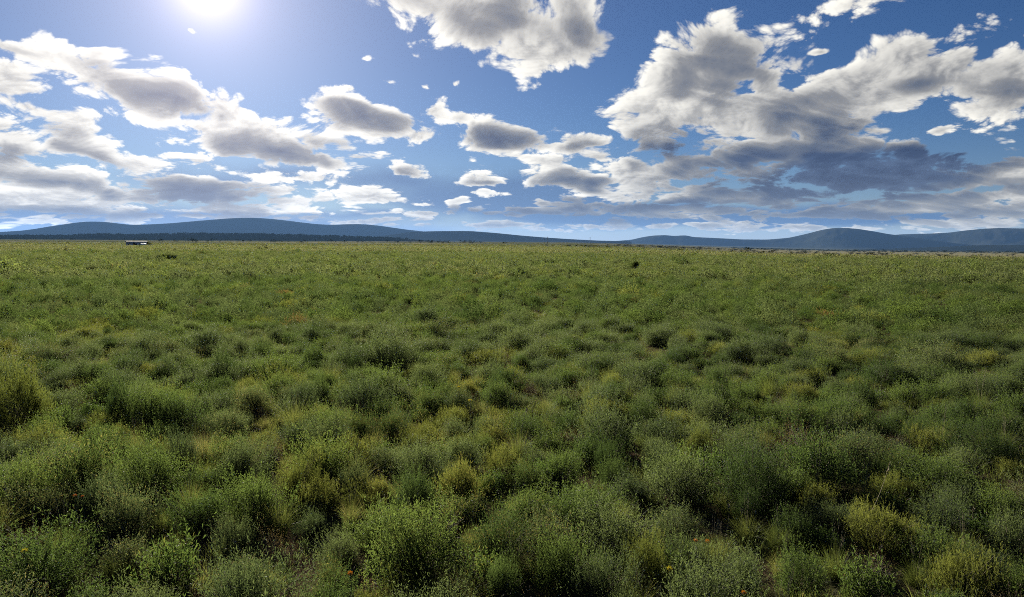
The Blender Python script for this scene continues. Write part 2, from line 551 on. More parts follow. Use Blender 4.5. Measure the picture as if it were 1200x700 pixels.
# ------------------------------------------------------------------ hills on the horizon
def hill(name, pts, dist, depth, base_off, mat, label, seed=0, rough=0.10, nu=420, nd=46, front=0.62):
    """A ridge whose crest passes through photo points at a distance; a real land form with slopes before and behind the crest."""
    pts = sorted(pts)
    az = np.array([azel(*p)[0] for p in pts]); el = np.array([azel(*p)[1] for p in pts])
    aa = np.linspace(az[0], az[-1], nu)
    ee = np.interp(aa, az, el)
    k = max(3, nu // 90)
    ee = np.convolve(np.pad(ee, k, mode='edge'), np.ones(2 * k + 1) / (2 * k + 1), 'valid')
    zc = EYE + dist * np.tan(np.radians(ee))
    t = np.linspace(-1, 1, nd)
    A, T = np.meshgrid(aa, t, indexing='ij')
    wob = 0.05 * fbm(A * 0.35 + seed, A * 0 + 3.3, 3)
    ht = np.maximum(zc - (EYE - base_off * dist / FPX), 0)
    dep = depth * np.clip(ht / ht.max(), 0.22, 1.0)[:, None]       # the same steepness all along the range
    D = dist + T * dep + wob * dep
    X = D * np.sin(np.radians(A)); Y = D * np.cos(np.radians(A))
    zb = EYE - base_off * D / FPX
    prof = np.where(T < 0, np.clip(1 + T, 0, 1) ** 1.25, np.clip(1 - T, 0, 1) ** 1.1)
    prof = prof * prof * (3 - 2 * prof) * front + prof * (1 - front)
    H = np.maximum(zc[:, None] - zb, 0)
    gul = np.abs(fbm(A * 1.1 + seed * 3.1 + T * 0.8, T * 2.6 + seed, 4))
    side = np.clip(np.abs(T) * 4, 0, 1) * np.clip((1 - np.abs(T)) * 4, 0, 1)
    Z = zb + H * prof * (1 - side * rough * 1.2 * gul) + side * H * rough * 0.5 * fbm(X / 240.0, Y / 240.0 + seed, 4)
    Z = np.where(np.abs(T) >= 0.999, zb - 12.0, Z)
    v = np.stack([X, Y, Z], -1).reshape(-1, 3)
    i = np.arange(nu - 1)[:, None] * nd; j = np.arange(nd - 1)[None]
    f = np.stack([i + j, i + nd + j, i + nd + j + 1, i + j + 1], -1).reshape(-1, 4)
    me = np_mesh(name, v, f, mat, True)
    o = link(name, me)
    tag(o, label, None, None, 'structure')
    return o


def hill_mat(name, c0, c1, scale):
    m, g = mat_new(name)
    pos = g.new('ShaderNodeNewGeometry').outputs['Position']
    n = g.noise(pos, scale, 6.0, 0.62)
    n2 = g.noise(g.v('MULTIPLY', pos, (1, 1, 3)), scale * 9, 4.0, 0.6)
    f = g.step(g.add(g.mul(n, 0.7), g.mul(n2, 0.3)), 0.36, 0.66)
    col = g.mix(f, c0, c1)
    return finish(m, g, principled(g, col, 1.0, 0.0, bump(g, n2, 0.25, 8.0)))


HM_FAR = hill_mat('cloud shaded far hill scrub', (0.018, 0.022, 0.018), (0.036, 0.038, 0.030), 0.0016)  # scrub colour darkened to stand in for cloud shadow on the hills
HM_DARK = hill_mat('cloud shaded dark hill scrub', (0.009, 0.012, 0.009), (0.019, 0.022, 0.015), 0.004)  # dark bush cover, with the shade of uncast cloud shadows mixed into its colour

hill('hill', [(-420, 277), (-200, 272), (-60, 274), (0, 272), (30, 270), (60, 265), (90, 260.5), (108, 259), (130, 260.5), (150, 263.5), (175, 263), (200, 261.5), (240, 258), (270, 255.5), (300, 255), (320, 256.5), (345, 259.5),
              (370, 262.5), (385, 263.5), (410, 262.5), (425, 262.5), (445, 264.5), (480, 269.5), (530, 275), (580, 279), (640, 282), (700, 283.5)], 9500, 1000, 0.4, HM_FAR,
     'long blue hill range with two rounded summits beyond the plain', 1)
hill('hill', [(420, 281), (455, 275.5), (485, 271.5), (520, 270.8), (552, 270.8), (580, 273), (610, 276), (640, 278.5), (670, 280.5), (700, 282), (740, 283)], 7200, 620, 0.6, HM_DARK,
     'low dark hill sloping down to the middle of the horizon', 2, nu=260)
hill('hill', [(-420, 274.1), (-200, 275.1), (0, 277.1), (40, 276.7), (80, 277.6), (115, 275.3), (132, 274.7), (150, 276.3), (190, 274.9), (240, 274.1), (300, 274.7), (340, 275.9), (400, 277.6), (450, 279.1), (490, 281.1), (530, 283.6)], 3600, 330, 1.0, HM_DARK,
     'near dark bush covered rise below the blue hill range', 3, rough=0.16)
hill('hill', [(690, 284), (722, 282.4), (740, 281), (752, 278), (765, 276), (780, 275.4), (790, 276.6), (797, 275.8), (806, 275.8), (810, 277.6), (840, 279), (870, 280.6), (900, 280.8), (925, 278.6), (945, 274), (962, 269.4), (975, 267.2),
              (990, 266.8), (1005, 268), (1022, 270.6), (1040, 274), (1062, 277), (1090, 281), (1120, 285), (1160, 289)], 11500, 1150, 6.4, HM_FAR,
     'blue hill with rounded summit and a small flat table at its tail', 4)
hill('hill', [(990, 284), (1030, 277), (1055, 274.6), (1090, 273.6), (1112, 272.6), (1130, 270), (1150, 268), (1170, 267), (1200, 267.6), (1240, 266), (1300, 268), (1400, 273), (1560, 280)], 13500, 1200, 6.0, HM_FAR,
     'broad blue ridge behind the round hill, running out of the picture', 5)
hill('hill', [(1000, 292.5), (1060, 291), (1110, 289), (1150, 287.4), (1200, 287), (1260, 286), (1400, 285), (1560, 288)], 8200, 600, 7.2, HM_DARK,
     'low dark foothill below the broad ridge', 6, nu=200)
# ------------------------------------------------------------------ plant materials
def leaf_mat(name, c_dark, c_light, c_dry, dry_amt=0.12, transl=0.50, rough=0.62, spec=0.10, gain=1.72):
    """Thin leaf: reflects from both sides and lets the low sun through. Colour varies leaf to leaf and plant to plant."""
    m, g = mat_new(name)
    at = g.new('ShaderNodeAttribute', attribute_name='tint')
    tint = at.outputs['Fac']
    oi = g.new('ShaderNodeObjectInfo')
    rnd = oi.outputs['Random']
    loc = oi.outputs['Location']
    patch = g.noise(g.v('MULTIPLY', loc, (0.09, 0.05, 0.0)), 1.0, 3.0, 0.6, '2D')
    c_dark, c_light, c_dry = (tuple(c * 0.84 for c in q) for q in (c_dark, c_light, c_dry))
    f = g.m('ADD', g.mul(tint, 0.62), g.mul(g.sub(rnd, 0.5), 0.55), clamp=True)
    col = g.mix(f, c_dark, c_light)
    dr = g.step(g.add(g.add(g.mul(g.m('FRACT', g.mul(tint, 17.31)), 0.62), g.mul(g.sub(patch, 0.5), 0.9)), g.mul(g.m('FRACT', g.mul(rnd, 7.7)), 0.32)), 1.0 - dry_amt * 2.4, 1.02)
    col = g.mix(dr, col, c_dry)
    pr = principled(g, col, rough, spec)
    tr = g.new('ShaderNodeBsdfTranslucent')
    tcol = g.v('MULTIPLY', col, (1.10 * gain, 1.10 * gain, 0.58 * gain))
    g.put(tr.inputs['Color'], tcol)
    mx = g.new('ShaderNodeMixShader')
    mx.inputs[0].default_value = transl
    m.node_tree.links.new(pr, mx.inputs[1])
    m.node_tree.links.new(tr.outputs[0], mx.inputs[2])
    return finish(m, g, mx.outputs[0])


def plain_mat(name, c0, c1, scale=30.0, rough=0.85):
    m, g = mat_new(name)
    tc = g.new('ShaderNodeTexCoord').outputs['Object']
    return finish(m, g, principled(g, g.mix(g.noise(tc, scale, 4.0, 0.6), c0, c1), rough, 0.2))


LEAF_SPEC = {
    'grey': ('grey green karoo leaves', (0.034, 0.049, 0.030), (0.094, 0.117, 0.063), (0.145, 0.122, 0.068), 0.07),
    'green': ('mid green leaves', (0.031, 0.051, 0.022), (0.090, 0.120, 0.043), (0.150, 0.130, 0.060), 0.07),
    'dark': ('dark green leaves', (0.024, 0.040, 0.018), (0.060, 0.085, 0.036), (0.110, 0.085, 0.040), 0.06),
    'cushion': ('yellow green cushion leaves', (0.056, 0.068, 0.022), (0.122, 0.130, 0.046), (0.150, 0.118, 0.050), 0.07),
    'grass': ('grass blades', (0.060, 0.078, 0.026), (0.130, 0.140, 0.058), (0.215, 0.185, 0.105), 0.16),
    'plain': ('dry grass and scrub of the far plain', (0.076, 0.078, 0.044), (0.138, 0.136, 0.082), (0.165, 0.152, 0.092), 0.03),
    'dry': ('dry brown twig leaves', (0.070, 0.048, 0.026), (0.145, 0.100, 0.055), (0.200, 0.155, 0.100), 0.30, 0.25),
    'broad': ('broad fresh green leaves', (0.036, 0.060, 0.022), (0.085, 0.118, 0.044), (0.170, 0.140, 0.050), 0.05, 0.45, 0.6, 0.15),
}
M_LEAF = {k_: leaf_mat(*v_) for k_, v_ in LEAF_SPEC.items()}
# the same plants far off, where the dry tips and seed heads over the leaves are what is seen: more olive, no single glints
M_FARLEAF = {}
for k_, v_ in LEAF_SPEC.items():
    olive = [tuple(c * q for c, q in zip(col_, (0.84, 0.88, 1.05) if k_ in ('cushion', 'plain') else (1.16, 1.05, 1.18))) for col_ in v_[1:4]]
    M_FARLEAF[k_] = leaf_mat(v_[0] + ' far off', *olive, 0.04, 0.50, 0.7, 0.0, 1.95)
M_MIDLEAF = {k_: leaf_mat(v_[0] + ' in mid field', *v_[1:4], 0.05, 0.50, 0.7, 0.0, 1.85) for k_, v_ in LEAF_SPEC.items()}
M_WOOD = plain_mat('grey brown woody stems', (0.060, 0.044, 0.032), (0.150, 0.120, 0.090))
M_STRAW = plain_mat('straw stems', (0.200, 0.165, 0.095), (0.340, 0.290, 0.185))


def unit(v):
    return v / np.maximum(np.linalg.norm(v, axis=-1, keepdims=True), 1e-9)


def leaf_quads(pos, d, ln, wd, g):
    """Slightly folded pointed leaves: one bent quad each."""
    n = len(pos)
    side = unit(np.cross(d, g.normal(size=(n, 3))))
    up = np.cross(side, d)
    mid = pos + d * (ln * 0.55)[:, None] + up * (ln * 0.10 * g.normal(size=n))[:, None]
    tip = pos + d * ln[:, None] - np.array([0, 0, 1.0]) * (ln * 0.12)[:, None]
    v = np.stack([pos, mid + side * (wd * 0.5)[:, None], tip, mid - side * (wd * 0.5)[:, None]], 1).reshape(-1, 3)
    f = np.arange(n * 4).reshape(n, 4)
    return v, f


def tubes(lines, r0, r1, sides=3):
    """lines (N,K,3) -> thin tapered prisms."""
    n, k, _ = lines.shape
    tan = unit(np.gradient(lines, axis=1))
    ref = np.where(np.abs(tan[..., 2:3]) > 0.9, np.array([1.0, 0, 0]), np.array([0, 0, 1.0]))
    a = unit(np.cross(tan, ref)); b = np.cross(tan, a)
    rad = np.linspace(r0, r1, k)[None, :, None, None] * np.ones((n, 1, 1, 1))
    th = np.linspace(0, 2 * PI, sides, endpoint=False)
    ring = a[:, :, None] * np.cos(th)[None, None, :, None] + b[:, :, None] * np.sin(th)[None, None, :, None]
    v = (lines[:, :, None] + ring * rad).reshape(-1, 3)
    i = (np.arange(n)[:, None, None] * k + np.arange(k - 1)[None, :, None]) * sides
    s = np.arange(sides)[None, None]; s2 = (s + 1) % sides
    f = np.stack([i + s, i + s2, i + sides + s2, i + sides + s], -1).reshape(-1, 4)
    return v, f


def dome_env(g, lobes, flat=1.0):
    """Uneven dome: returns a function direction -> radius factor."""
    ld = unit(np.stack([g.normal(size=lobes), g.normal(size=lobes), np.abs(g.normal(size=lobes)) * 0.8], -1))
    la = g.uniform(0.16, 0.62, lobes)

    def f(d):
        dt = d @ ld.T
        return 0.62 + (np.exp((dt - 1) * 14.0) * la).sum(1) + 0.05 * np.sin(d[:, 0] * 9 + 1) * np.sin(d[:, 1] * 8)
    return f


def shrub_mesh(name, seed, mat, radius, height, shoots, per, leaf_l, leaf_w, shoot_l, up=0.6, spread=0.8, shell=0.62, woody=True, twigs=70, hang=0.0):
    """Leafy dome of many short leafy shoots on woody twigs. Returns (foliage mesh, stem mesh)."""
    g = np.random.default_rng(seed)
    env = dome_env(g, g.integers(7, 13))
    th = np.arccos(g.uniform(-0.05, 1.0, shoots)); ph = g.uniform(0, 2 * PI, shoots)
    d = np.stack([np.sin(th) * np.cos(ph), np.sin(th) * np.sin(ph), np.cos(th)], -1)
    e = env(d)
    rr = shell + (1 - shell) * g.uniform(0, 1, shoots) ** 0.75
    p = d * (rr * e)[:, None] * np.array([radius, radius, height * 0.93])
    p[:, 2] = np.maximum(p[:, 2], 0.015)
    sdir = unit(unit(d * np.array([1, 1, 0.8])) * (1 - up) + np.array([0, 0, 1.0]) * up + g.normal(size=(shoots, 3)) * 0.30)
    sl = shoot_l * g.uniform(0.55, 1.45, shoots) * np.where(g.uniform(size=shoots) < 0.16, g.uniform(1.4, 2.3, shoots), 1.0)
    t = np.linspace(0.05, 1.0, per)[None] + g.normal(size=(shoots, per)) * 0.05
    lp = p[:, None] + sdir[:, None] * (sl[:, None] * t)[..., None]
    ld = unit(sdir[:, None] * (1 - spread * 0.55) + g.normal(size=(shoots, per, 3)) * spread * 0.62)
    n = shoots * per
    ll = leaf_l * g.uniform(0.6, 1.35, n)
    ww = leaf_w * g.uniform(0.7, 1.3, n)
    v, f = leaf_quads(lp.reshape(-1, 3), ld.reshape(-1, 3), ll, ww, g)
    tint = np.repeat(np.clip(0.5 + 0.26 * g.normal(size=(shoots, 1)) + 0.16 * g.normal(size=(shoots, per)) + 0.50 * (t - 0.5), 0, 1).reshape(-1), 4)
    fol = np_mesh(name + '_foliage', v, f, mat, False, {'tint': tint})
    stem = None
    if woody:
        k = 5
        idx = g.choice(shoots, min(twigs, shoots), replace=False)
        tip = p[idx] + sdir[idx] * sl[idx][:, None] * 0.5
        base = np.stack([g.normal(size=len(idx)) * 0.03, g.normal(size=len(idx)) * 0.03, np.full(len(idx), -0.03)], -1)
        s = np.linspace(0, 1, k)[None, :, None]
        ctrl = (base + tip) / 2 + np.array([0, 0, 0.10]) * height
        ln = base[:, None] * (1 - s) ** 2 + 2 * ctrl[:, None] * s * (1 - s) + tip[:, None] * s ** 2
        ln[:, 1:-1] += g.normal(size=(len(idx), k - 2, 3)) * 0.012
        sv, sf = tubes(ln, 0.0055, 0.0014)
        stem = np_mesh(name + '_stem', sv, sf, M_WOOD, True)
    return fol, stem


def tussock_mesh(name, seed, mat, blades, length, base_r, lean, width=0.0032, seg=4, stalks=6):
    g = np.random.default_rng(seed)
    ph = g.uniform(0, 2 * PI, blades)
    br = base_r * np.sqrt(g.uniform(0, 1, blades))
    base = np.stack([np.cos(ph) * br, np.sin(ph) * br, np.zeros(blades)], -1)
    ln = length * g.uniform(0.45, 1.15, blades)
    out = np.stack([np.cos(ph + g.normal(size=blades) * 0.6), np.sin(ph + g.normal(size=blades) * 0.6), np.zeros(blades)], -1)
    le = lean * (0.25 + br / base_r) * g.uniform(0.4, 1.3, blades)
    s = np.linspace(0, 1, seg + 1)[None, :, None]
    L = ln[:, None, None]
    c = base[:, None] + out[:, None] * (le[:, None, None] * L * s ** 1.7) + np.array([0, 0, 1.0]) * (L * s * (1 - 0.30 * le[:, None, None] * s))
    side = unit(np.cross(out, np.array([0, 0, 1.0])) + g.normal(size=(blades, 3)) * 0.5)
    w = width * g.uniform(0.7, 1.3, blades)[:, None, None] * (1 - s ** 2 * 0.92)
    v = np.stack([c - side[:, None] * w * 0.5, c + side[:, None] * w * 0.5], 2).reshape(-1, 3)
    i = (np.arange(blades)[:, None] * (seg + 1) + np.arange(seg)[None]) * 2
    f = np.stack([i, i + 1, i + 3, i + 2], -1).reshape(-1, 4)
    tint = np.repeat(np.clip(0.5 + 0.3 * g.normal(size=blades), 0, 1), (seg + 1) * 2)
    fol = np_mesh(name + '_foliage', v, f, mat, False, {'tint': tint})
    st = None
    if stalks:
        a = g.uniform(0, 2 * PI, stalks)
        tip = np.stack([np.cos(a) * 0.16, np.sin(a) * 0.16, length * g.uniform(1.0, 1.5, stalks)], -1)
        s = np.linspace(0, 1, 5)[None, :, None]
        lnn = np.zeros((stalks, 1, 3)) * (1 - s) + tip[:, None] * s * np.array([1, 1, 0]) * s + tip[:, None] * s * np.array([0, 0, 1.0])
        sv, sf = tubes(lnn, 0.0016, 0.0009)
        # seed heads: short bristles along the top third
        k = 26
        tt = g.uniform(0.72, 1.0, (stalks, k))
        hp = tip[:, None] * np.array([1, 1, 0]) * (tt ** 2)[..., None] + tip[:, None] * np.array([0, 0, 1.0]) * tt[..., None]
        hd = unit(np.array([0, 0, 1.0]) + g.normal(size=(stalks, k, 3)) * 0.5)
        hv, hf = leaf_quads(hp.reshape(-1, 3), hd.reshape(-1, 3), np.full(stalks * k, 0.018), np.full(stalks * k, 0.004), g)
        st = np_mesh(name + '_stalk', np.vstack([sv, hv]), np.vstack([sf, hf + len(sv)]), M_STRAW)
    return fol, st


# ------------------------------------------------------------------ plant kinds, unit plants about 1 m wide are scaled to size
# each kind: list of (foliage mesh, stem mesh, true radius, true height)
PLANTS = {}


def add_kind(key, variants):
    PLANTS[key] = variants


def measure(fol):
    co = np.empty(len(fol.vertices) * 3, np.float32)
    fol.vertices.foreach_get('co', co)
    co = co.reshape(-1, 3)
    return float(np.percentile(np.hypot(co[:, 0], co[:, 1]), 97)), float(np.percentile(co[:, 2], 98.5))


def variants(key, mk, n):
    out = []
    for i in range(n):
        fol, st = mk(i)
        r_, h_ = measure(fol)
        out.append((fol, st, r_, h_))
    PLANTS[key] = out


variants('grey', lambda i: shrub_mesh('grey_shrub', 100 + i, M_LEAF['grey'], .42, .46, 1250, 12, .026, .0056, .125, .66, .66, .34), 5)
variants('green', lambda i: shrub_mesh('green_shrub', 200 + i, M_LEAF['green'], .44, .46, 1200, 12, .024, .0064, .115, .64, .72, .34), 5)
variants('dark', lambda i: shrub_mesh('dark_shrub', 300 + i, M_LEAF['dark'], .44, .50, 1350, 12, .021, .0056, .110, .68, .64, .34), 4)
variants('cushion', lambda i: shrub_mesh('cushion_shrub', 400 + i, M_LEAF['cushion'], .46, .34, 1500, 11, .030, .0038, .060, .66, .60, .45), 4)
variants('dry', lambda i: shrub_mesh('dry_shrub', 500 + i, M_LEAF['dry'], .36, .34, 380, 7, .016, .0046, .11, .45, .9, .4, True, 260), 3)
variants('tussock', lambda i: tussock_mesh('grass_tussock', 600 + i, M_LEAF['grass'], 650, .36, .17, 1.2, .0034, 5, 7), 4)
variants('broad', lambda i: shrub_mesh('leafy_herb', 700 + i, M_LEAF['broad'], .36, .30, 300, 9, .036, .0095, .10, .75, .8, .4, True, 60), 3)
variants('grey_big', lambda i: shrub_mesh('grey_shrub', 120 + i, M_LEAF['grey'], .60, .52, 2500, 12, .026, .0056, .135, .66, .66, .36, True, 110), 4)
variants('green_big', lambda i: shrub_mesh('green_shrub', 220 + i, M_LEAF['green'], .60, .52, 2400, 12, .024, .0064, .125, .64, .72, .36, True, 110), 4)
variants('dark_big', lambda i: shrub_mesh('dark_shrub', 320 + i, M_LEAF['dark'], .60, .56, 2600, 12, .021, .0056, .120, .68, .64, .36, True, 110), 4)
# ------------------------------------------------------------------ near plants: each one a thing of its own
NAMES = {'grey': ('dwarf_shrub', 'shrub', 'grey-green dwarf shrubs of the plain'), 'green': ('dwarf_shrub', 'shrub', 'mid-green dwarf shrubs of the plain'),
         'dark': ('dwarf_shrub', 'shrub', 'dark green dwarf shrubs of the plain'), 'cushion': ('cushion_shrub', 'shrub', 'yellow-green cushion shrubs'),
         'dry': ('dry_shrub', 'shrub', 'dry brown shrubs'), 'tussock': ('grass_tussock', 'grass tussock', 'golden grass tussocks'), 'broad': ('leafy_herb', 'herb', 'broad-leaved herbs among the shrubs')}
STEMN = {'tussock': 'seed_stalk'}


def plant(kind, x, y, width, height, label, group=None, k=None):
    """Empty at the plant's foot, foliage and stems as its parts."""
    key = kind
    if width > 0.92 and kind in ('grey', 'green', 'dark'):
        key = kind + '_big'
    vs = PLANTS[key]
    fol, st, r_, h_ = vs[rng.integers(len(vs)) if k is None else k % len(vs)]
    nm, cat, grp = NAMES[kind]
    root = link(nm, None)
    root.location = (x, y, float(ground_z(x, y)) - 0.01)
    root.rotation_euler = (rng.normal() * 0.05, rng.normal() * 0.05, rng.uniform(0, 2 * PI))
    s = width * 0.5 / r_
    root.scale = (s * rng.uniform(.93, 1.07), s * rng.uniform(.93, 1.07), height / h_)
    tag(root, label, cat, group or grp)
    link('foliage' if kind != 'tussock' else 'blades', fol, root)
    if st:
        link(STEMN.get(kind, 'woody_stem'), st, root)
    return root


# plants the photograph shows clearly: (left, right, top, foot in photo pixels, kind, label)
SEEN = [
    (115, 172, 447, 497, 'dark', 'dark rounded shrub with a shadowed black foot at the left'),
    (72, 118, 416, 450, 'grey', 'round grey shrub at the upper left'),
    (27, 85, 405, 433, 'dry', 'wide brownish shrub with dark underside'),
    (-12, 66, 436, 507, 'cushion', 'large pale green feathery shrub at the left edge'),
    (228, 288, 411, 450, 'dark', 'broad dark shrub alone in a clearing'),
    (143, 200, 428, 447, 'cushion', 'flat bright yellow-green mat shrub'),
    (147, 190, 386, 417, 'grey', 'tall pale grey shrub of the upper left'),
    (285, 330, 396, 425, 'dark', 'rounded dark shrub with grey rim'),
    (307, 337, 375, 393, 'dark', 'small dark far shrub at the left middle'),
    (263, 282, 391, 405, 'dark', 'tiny blackish shrub beside pale scrub'),
    (303, 370, 428, 463, 'cushion', 'bright yellow-green shrub with dark foot'),
    (380, 412, 411, 436, 'dark', 'dark upright shrub of the left middle'),
    (317, 383, 466, 497, 'grey', 'low wide greyish shrub'),
    (213, 277, 459, 493, 'grey', 'silvery shrub with thin open twigs'),
    (427, 467, 388, 427, 'grey', 'tall bluish grey shrub'),
    (490, 517, 385, 410, 'dark', 'compact dark shrub before pale scrub'),
    (400, 437, 414, 441, 'dark', 'squat dark shrub with black foot'),
    (513, 533, 422, 443, 'dark', 'small dark shrub beside a yellow patch'),
    (598, 625, 411, 435, 'dark', 'dark brownish shrub in the middle'),
    (513, 563, 449, 490, 'grey', 'grey shrub with one yellow bloom'),
    (690, 750, 444, 477, 'dark', 'broad dark shrub right of the middle'),
    (742, 800, 420, 447, 'dark', 'wide dark shrub behind others'),
    (775, 822, 434, 468, 'green', 'bright green shrub above dark hollow'),
    (603, 637, 453, 471, 'dry', 'bare brown twiggy shrub in the middle'),
    (1053, 1076, 367, 377, 'dark', 'tiny dark far shrub at the right'),
    (997, 1083, 423, 457, 'dark', 'long dark shrub at the right'),
    (943, 992, 466, 492, 'dark', 'low black-green shrub above bright leaves'),
    (1110, 1172, 395, 416, 'dark', 'wide dark shrub of the upper right'),
    (1180, 1212, 424, 452, 'dark', 'dark shrub cut by the right edge'),
    (-6, 76, 542, 605, 'green', 'olive shrub with ragged crown at left edge'),
    (57, 146, 513, 590, 'green', 'big round green shrub at the left'),
    (143, 195, 519, 560, 'dark', 'black-green shrub beside the big round one'),
    (191, 240, 499, 556, 'grey', 'tall grey-green shrub with soft crown'),
    (196, 252, 562, 612, 'tussock', 'golden dry grass clump at the left'),
    (113, 186, 558, 642, 'grey', 'grey-brown shrub with hanging twigs'),
    (150, 248, 634, 704, 'broad', 'bright broad-leaved herb at the bottom'),
    (-4, 116, 628, 712, 'green', 'large green shrub of the bottom left corner'),
    (248, 303, 578, 662, 'grey', 'tall thin-leaved grey shrub at lower left'),
    (312, 383, 526, 592, 'cushion', 'yellowish shrub with tufted crown'),
    (394, 437, 522, 582, 'grey', 'upright bluish grey-green shrub'),
    (510, 578, 509, 556, 'grey', 'wide silvery shrub of the lower middle'),
    (500, 578, 537, 597, 'cushion', 'yellow-green shrub of the lower middle'),
    (413, 558, 588, 696, 'green', 'largest green shrub at the bottom middle'),
    (300, 352, 596, 668, 'dry', 'brown twiggy shrub of the lower left'),
    (286, 356, 662, 716, 'tussock', 'yellow grass clump at the bottom edge'),
    (614, 700, 583, 704, 'green', 'tall green shrub with a black foot'),
    (690, 738, 503, 561, 'dark', 'dark shrub with bluish upper leaves'),
    (712, 792, 608, 706, 'cushion', 'bright yellow-green shrub at the bottom'),
    (742, 846, 523, 602, 'grey', 'large soft grey shrub of the lower right'),
    (788, 848, 503, 548, 'cushion', 'yellow-green round shrub of the lower right'),
    (842, 902, 618, 706, 'grey', 'grey shrub with upright straw stalks'),
    (848, 902, 566, 622, 'dark', 'black-green shrub below the soft grey shrub'),
    (986, 1086, 597, 654, 'cushion', 'golden cushion shrub at the lower right'),
    (1069, 1160, 652, 712, 'cushion', 'yellow-green mound at the bottom right'),
    (898, 974, 638, 708, 'green', 'fresh green shrub at the bottom right'),
    (908, 1012, 502, 584, 'green', 'big green mound at the right'),
    (1048, 1160, 543, 592, 'green', 'long green shrub at the right edge'),
    (1112, 1206, 503, 553, 'dark', 'deep dark shrub at the right edge'),
    (1150, 1212, 590, 664, 'grey', 'grey shrub with pale stalks at right edge'),
    (895, 935, 527, 566, 'dry', 'rusty brown dry shrub'),
    (1168, 1215, 648, 716, 'green', 'green shrub of the bottom right corner'),
    (975, 1046, 655, 712, 'broad', 'broad-leaved green herb at bottom right'),
    (555, 620, 640, 712, 'dark', 'dark open shrub at the bottom middle'),
    (365, 420, 640, 708, 'dark', 'black-green shrub beside the largest one'),
]
placed = []          # x, y, radius, kind, label (or None)
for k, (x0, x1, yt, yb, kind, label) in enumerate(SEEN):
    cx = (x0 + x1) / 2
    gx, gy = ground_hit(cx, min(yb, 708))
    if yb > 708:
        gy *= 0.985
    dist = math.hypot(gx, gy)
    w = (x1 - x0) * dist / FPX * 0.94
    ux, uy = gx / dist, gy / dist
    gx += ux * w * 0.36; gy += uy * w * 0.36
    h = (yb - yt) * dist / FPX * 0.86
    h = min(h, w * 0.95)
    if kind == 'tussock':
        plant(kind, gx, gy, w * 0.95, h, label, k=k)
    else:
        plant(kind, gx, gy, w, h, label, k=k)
    placed.append((gx, gy, w / 2, kind, label))
N_SEEN = len(placed)

# the rest of the near plants, thrown in between
HALF = R(41)
LIMIT = {'dwarf_shrub': 300, 'cushion_shrub': 110, 'dry_shrub': 70, 'grass_tussock': 140, 'leafy_herb': 60}
counts = {}
for p in placed:
    n_ = NAMES[p[3]][0]
    counts[n_] = counts.get(n_, 0) + 1


def hue_zone(x, y):
    return float(fbm(np.array(x * 0.16 + 3.0), np.array(y * 0.11 + 9.0), 3))


cell = {}


def cell_add(x, y, r_):
    cell.setdefault((int(x // 1.0), int(y // 1.0)), []).append((x, y, r_))


def is_free(x, y, r_, f):
    ix, iy = int(x // 1.0), int(y // 1.0)
    for a in (-1, 0, 1):
        for b in (-1, 0, 1):
            for (px_, py_, pr) in cell.get((ix + a, iy + b), ()):
                if (px_ - x) ** 2 + (py_ - y) ** 2 < (f * (pr + r_)) ** 2:
                    return False
    return True


for p in placed:
    cell_add(p[0], p[1], p[2])

R_NEAR = 13.2
fills = []
tries = []
for _ in range(26000):
    rr_ = math.sqrt(rng.uniform(3.3 ** 2, R_NEAR ** 2)); aa_ = rng.uniform(-HALF, HALF)
    tries.append((rr_, aa_, rng.uniform()))
for (rr_, aa_, u) in tries:
    x, y = rr_ * math.sin(aa_), rr_ * math.cos(aa_)
    z_ = hue_zone(x, y)
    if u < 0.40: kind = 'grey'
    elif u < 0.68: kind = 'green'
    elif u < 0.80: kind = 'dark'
    elif u < 0.865: kind = 'cushion'
    elif u < 0.915: kind = 'dry'
    elif u < 0.932: kind = 'tussock'
    elif u < 0.955: kind = 'broad'
    else: kind = 'green'
    if z_ > 0.22 and kind in ('green', 'grey') and rng.uniform() < 0.4: kind = 'cushion'
    if z_ < -0.25 and kind in ('cushion', 'tussock') and rng.uniform() < 0.5: kind = 'dark'
    nm = NAMES[kind][0]
    if counts.get(nm, 0) >= LIMIT[nm]:
        continue
    w = {'grey': .57, 'green': .58, 'dark': .58, 'cushion': .54, 'dry': .48, 'tussock': .34, 'broad': .38}[kind] * float(np.exp(rng.normal() * 0.24))
    f = 0.66 if kind not in ('tussock', 'broad') else 0.5
    if not is_free(x, y, w / 2, f):
        continue
    h = w * {'grey': .63, 'green': .61, 'dark': .66, 'cushion': .48, 'dry': .52, 'tussock': .75, 'broad': .6}[kind] * rng.uniform(.85, 1.15)
    cell_add(x, y, w / 2)
    counts[nm] = counts.get(nm, 0) + 1
    fills.append((x, y, w, h, kind))

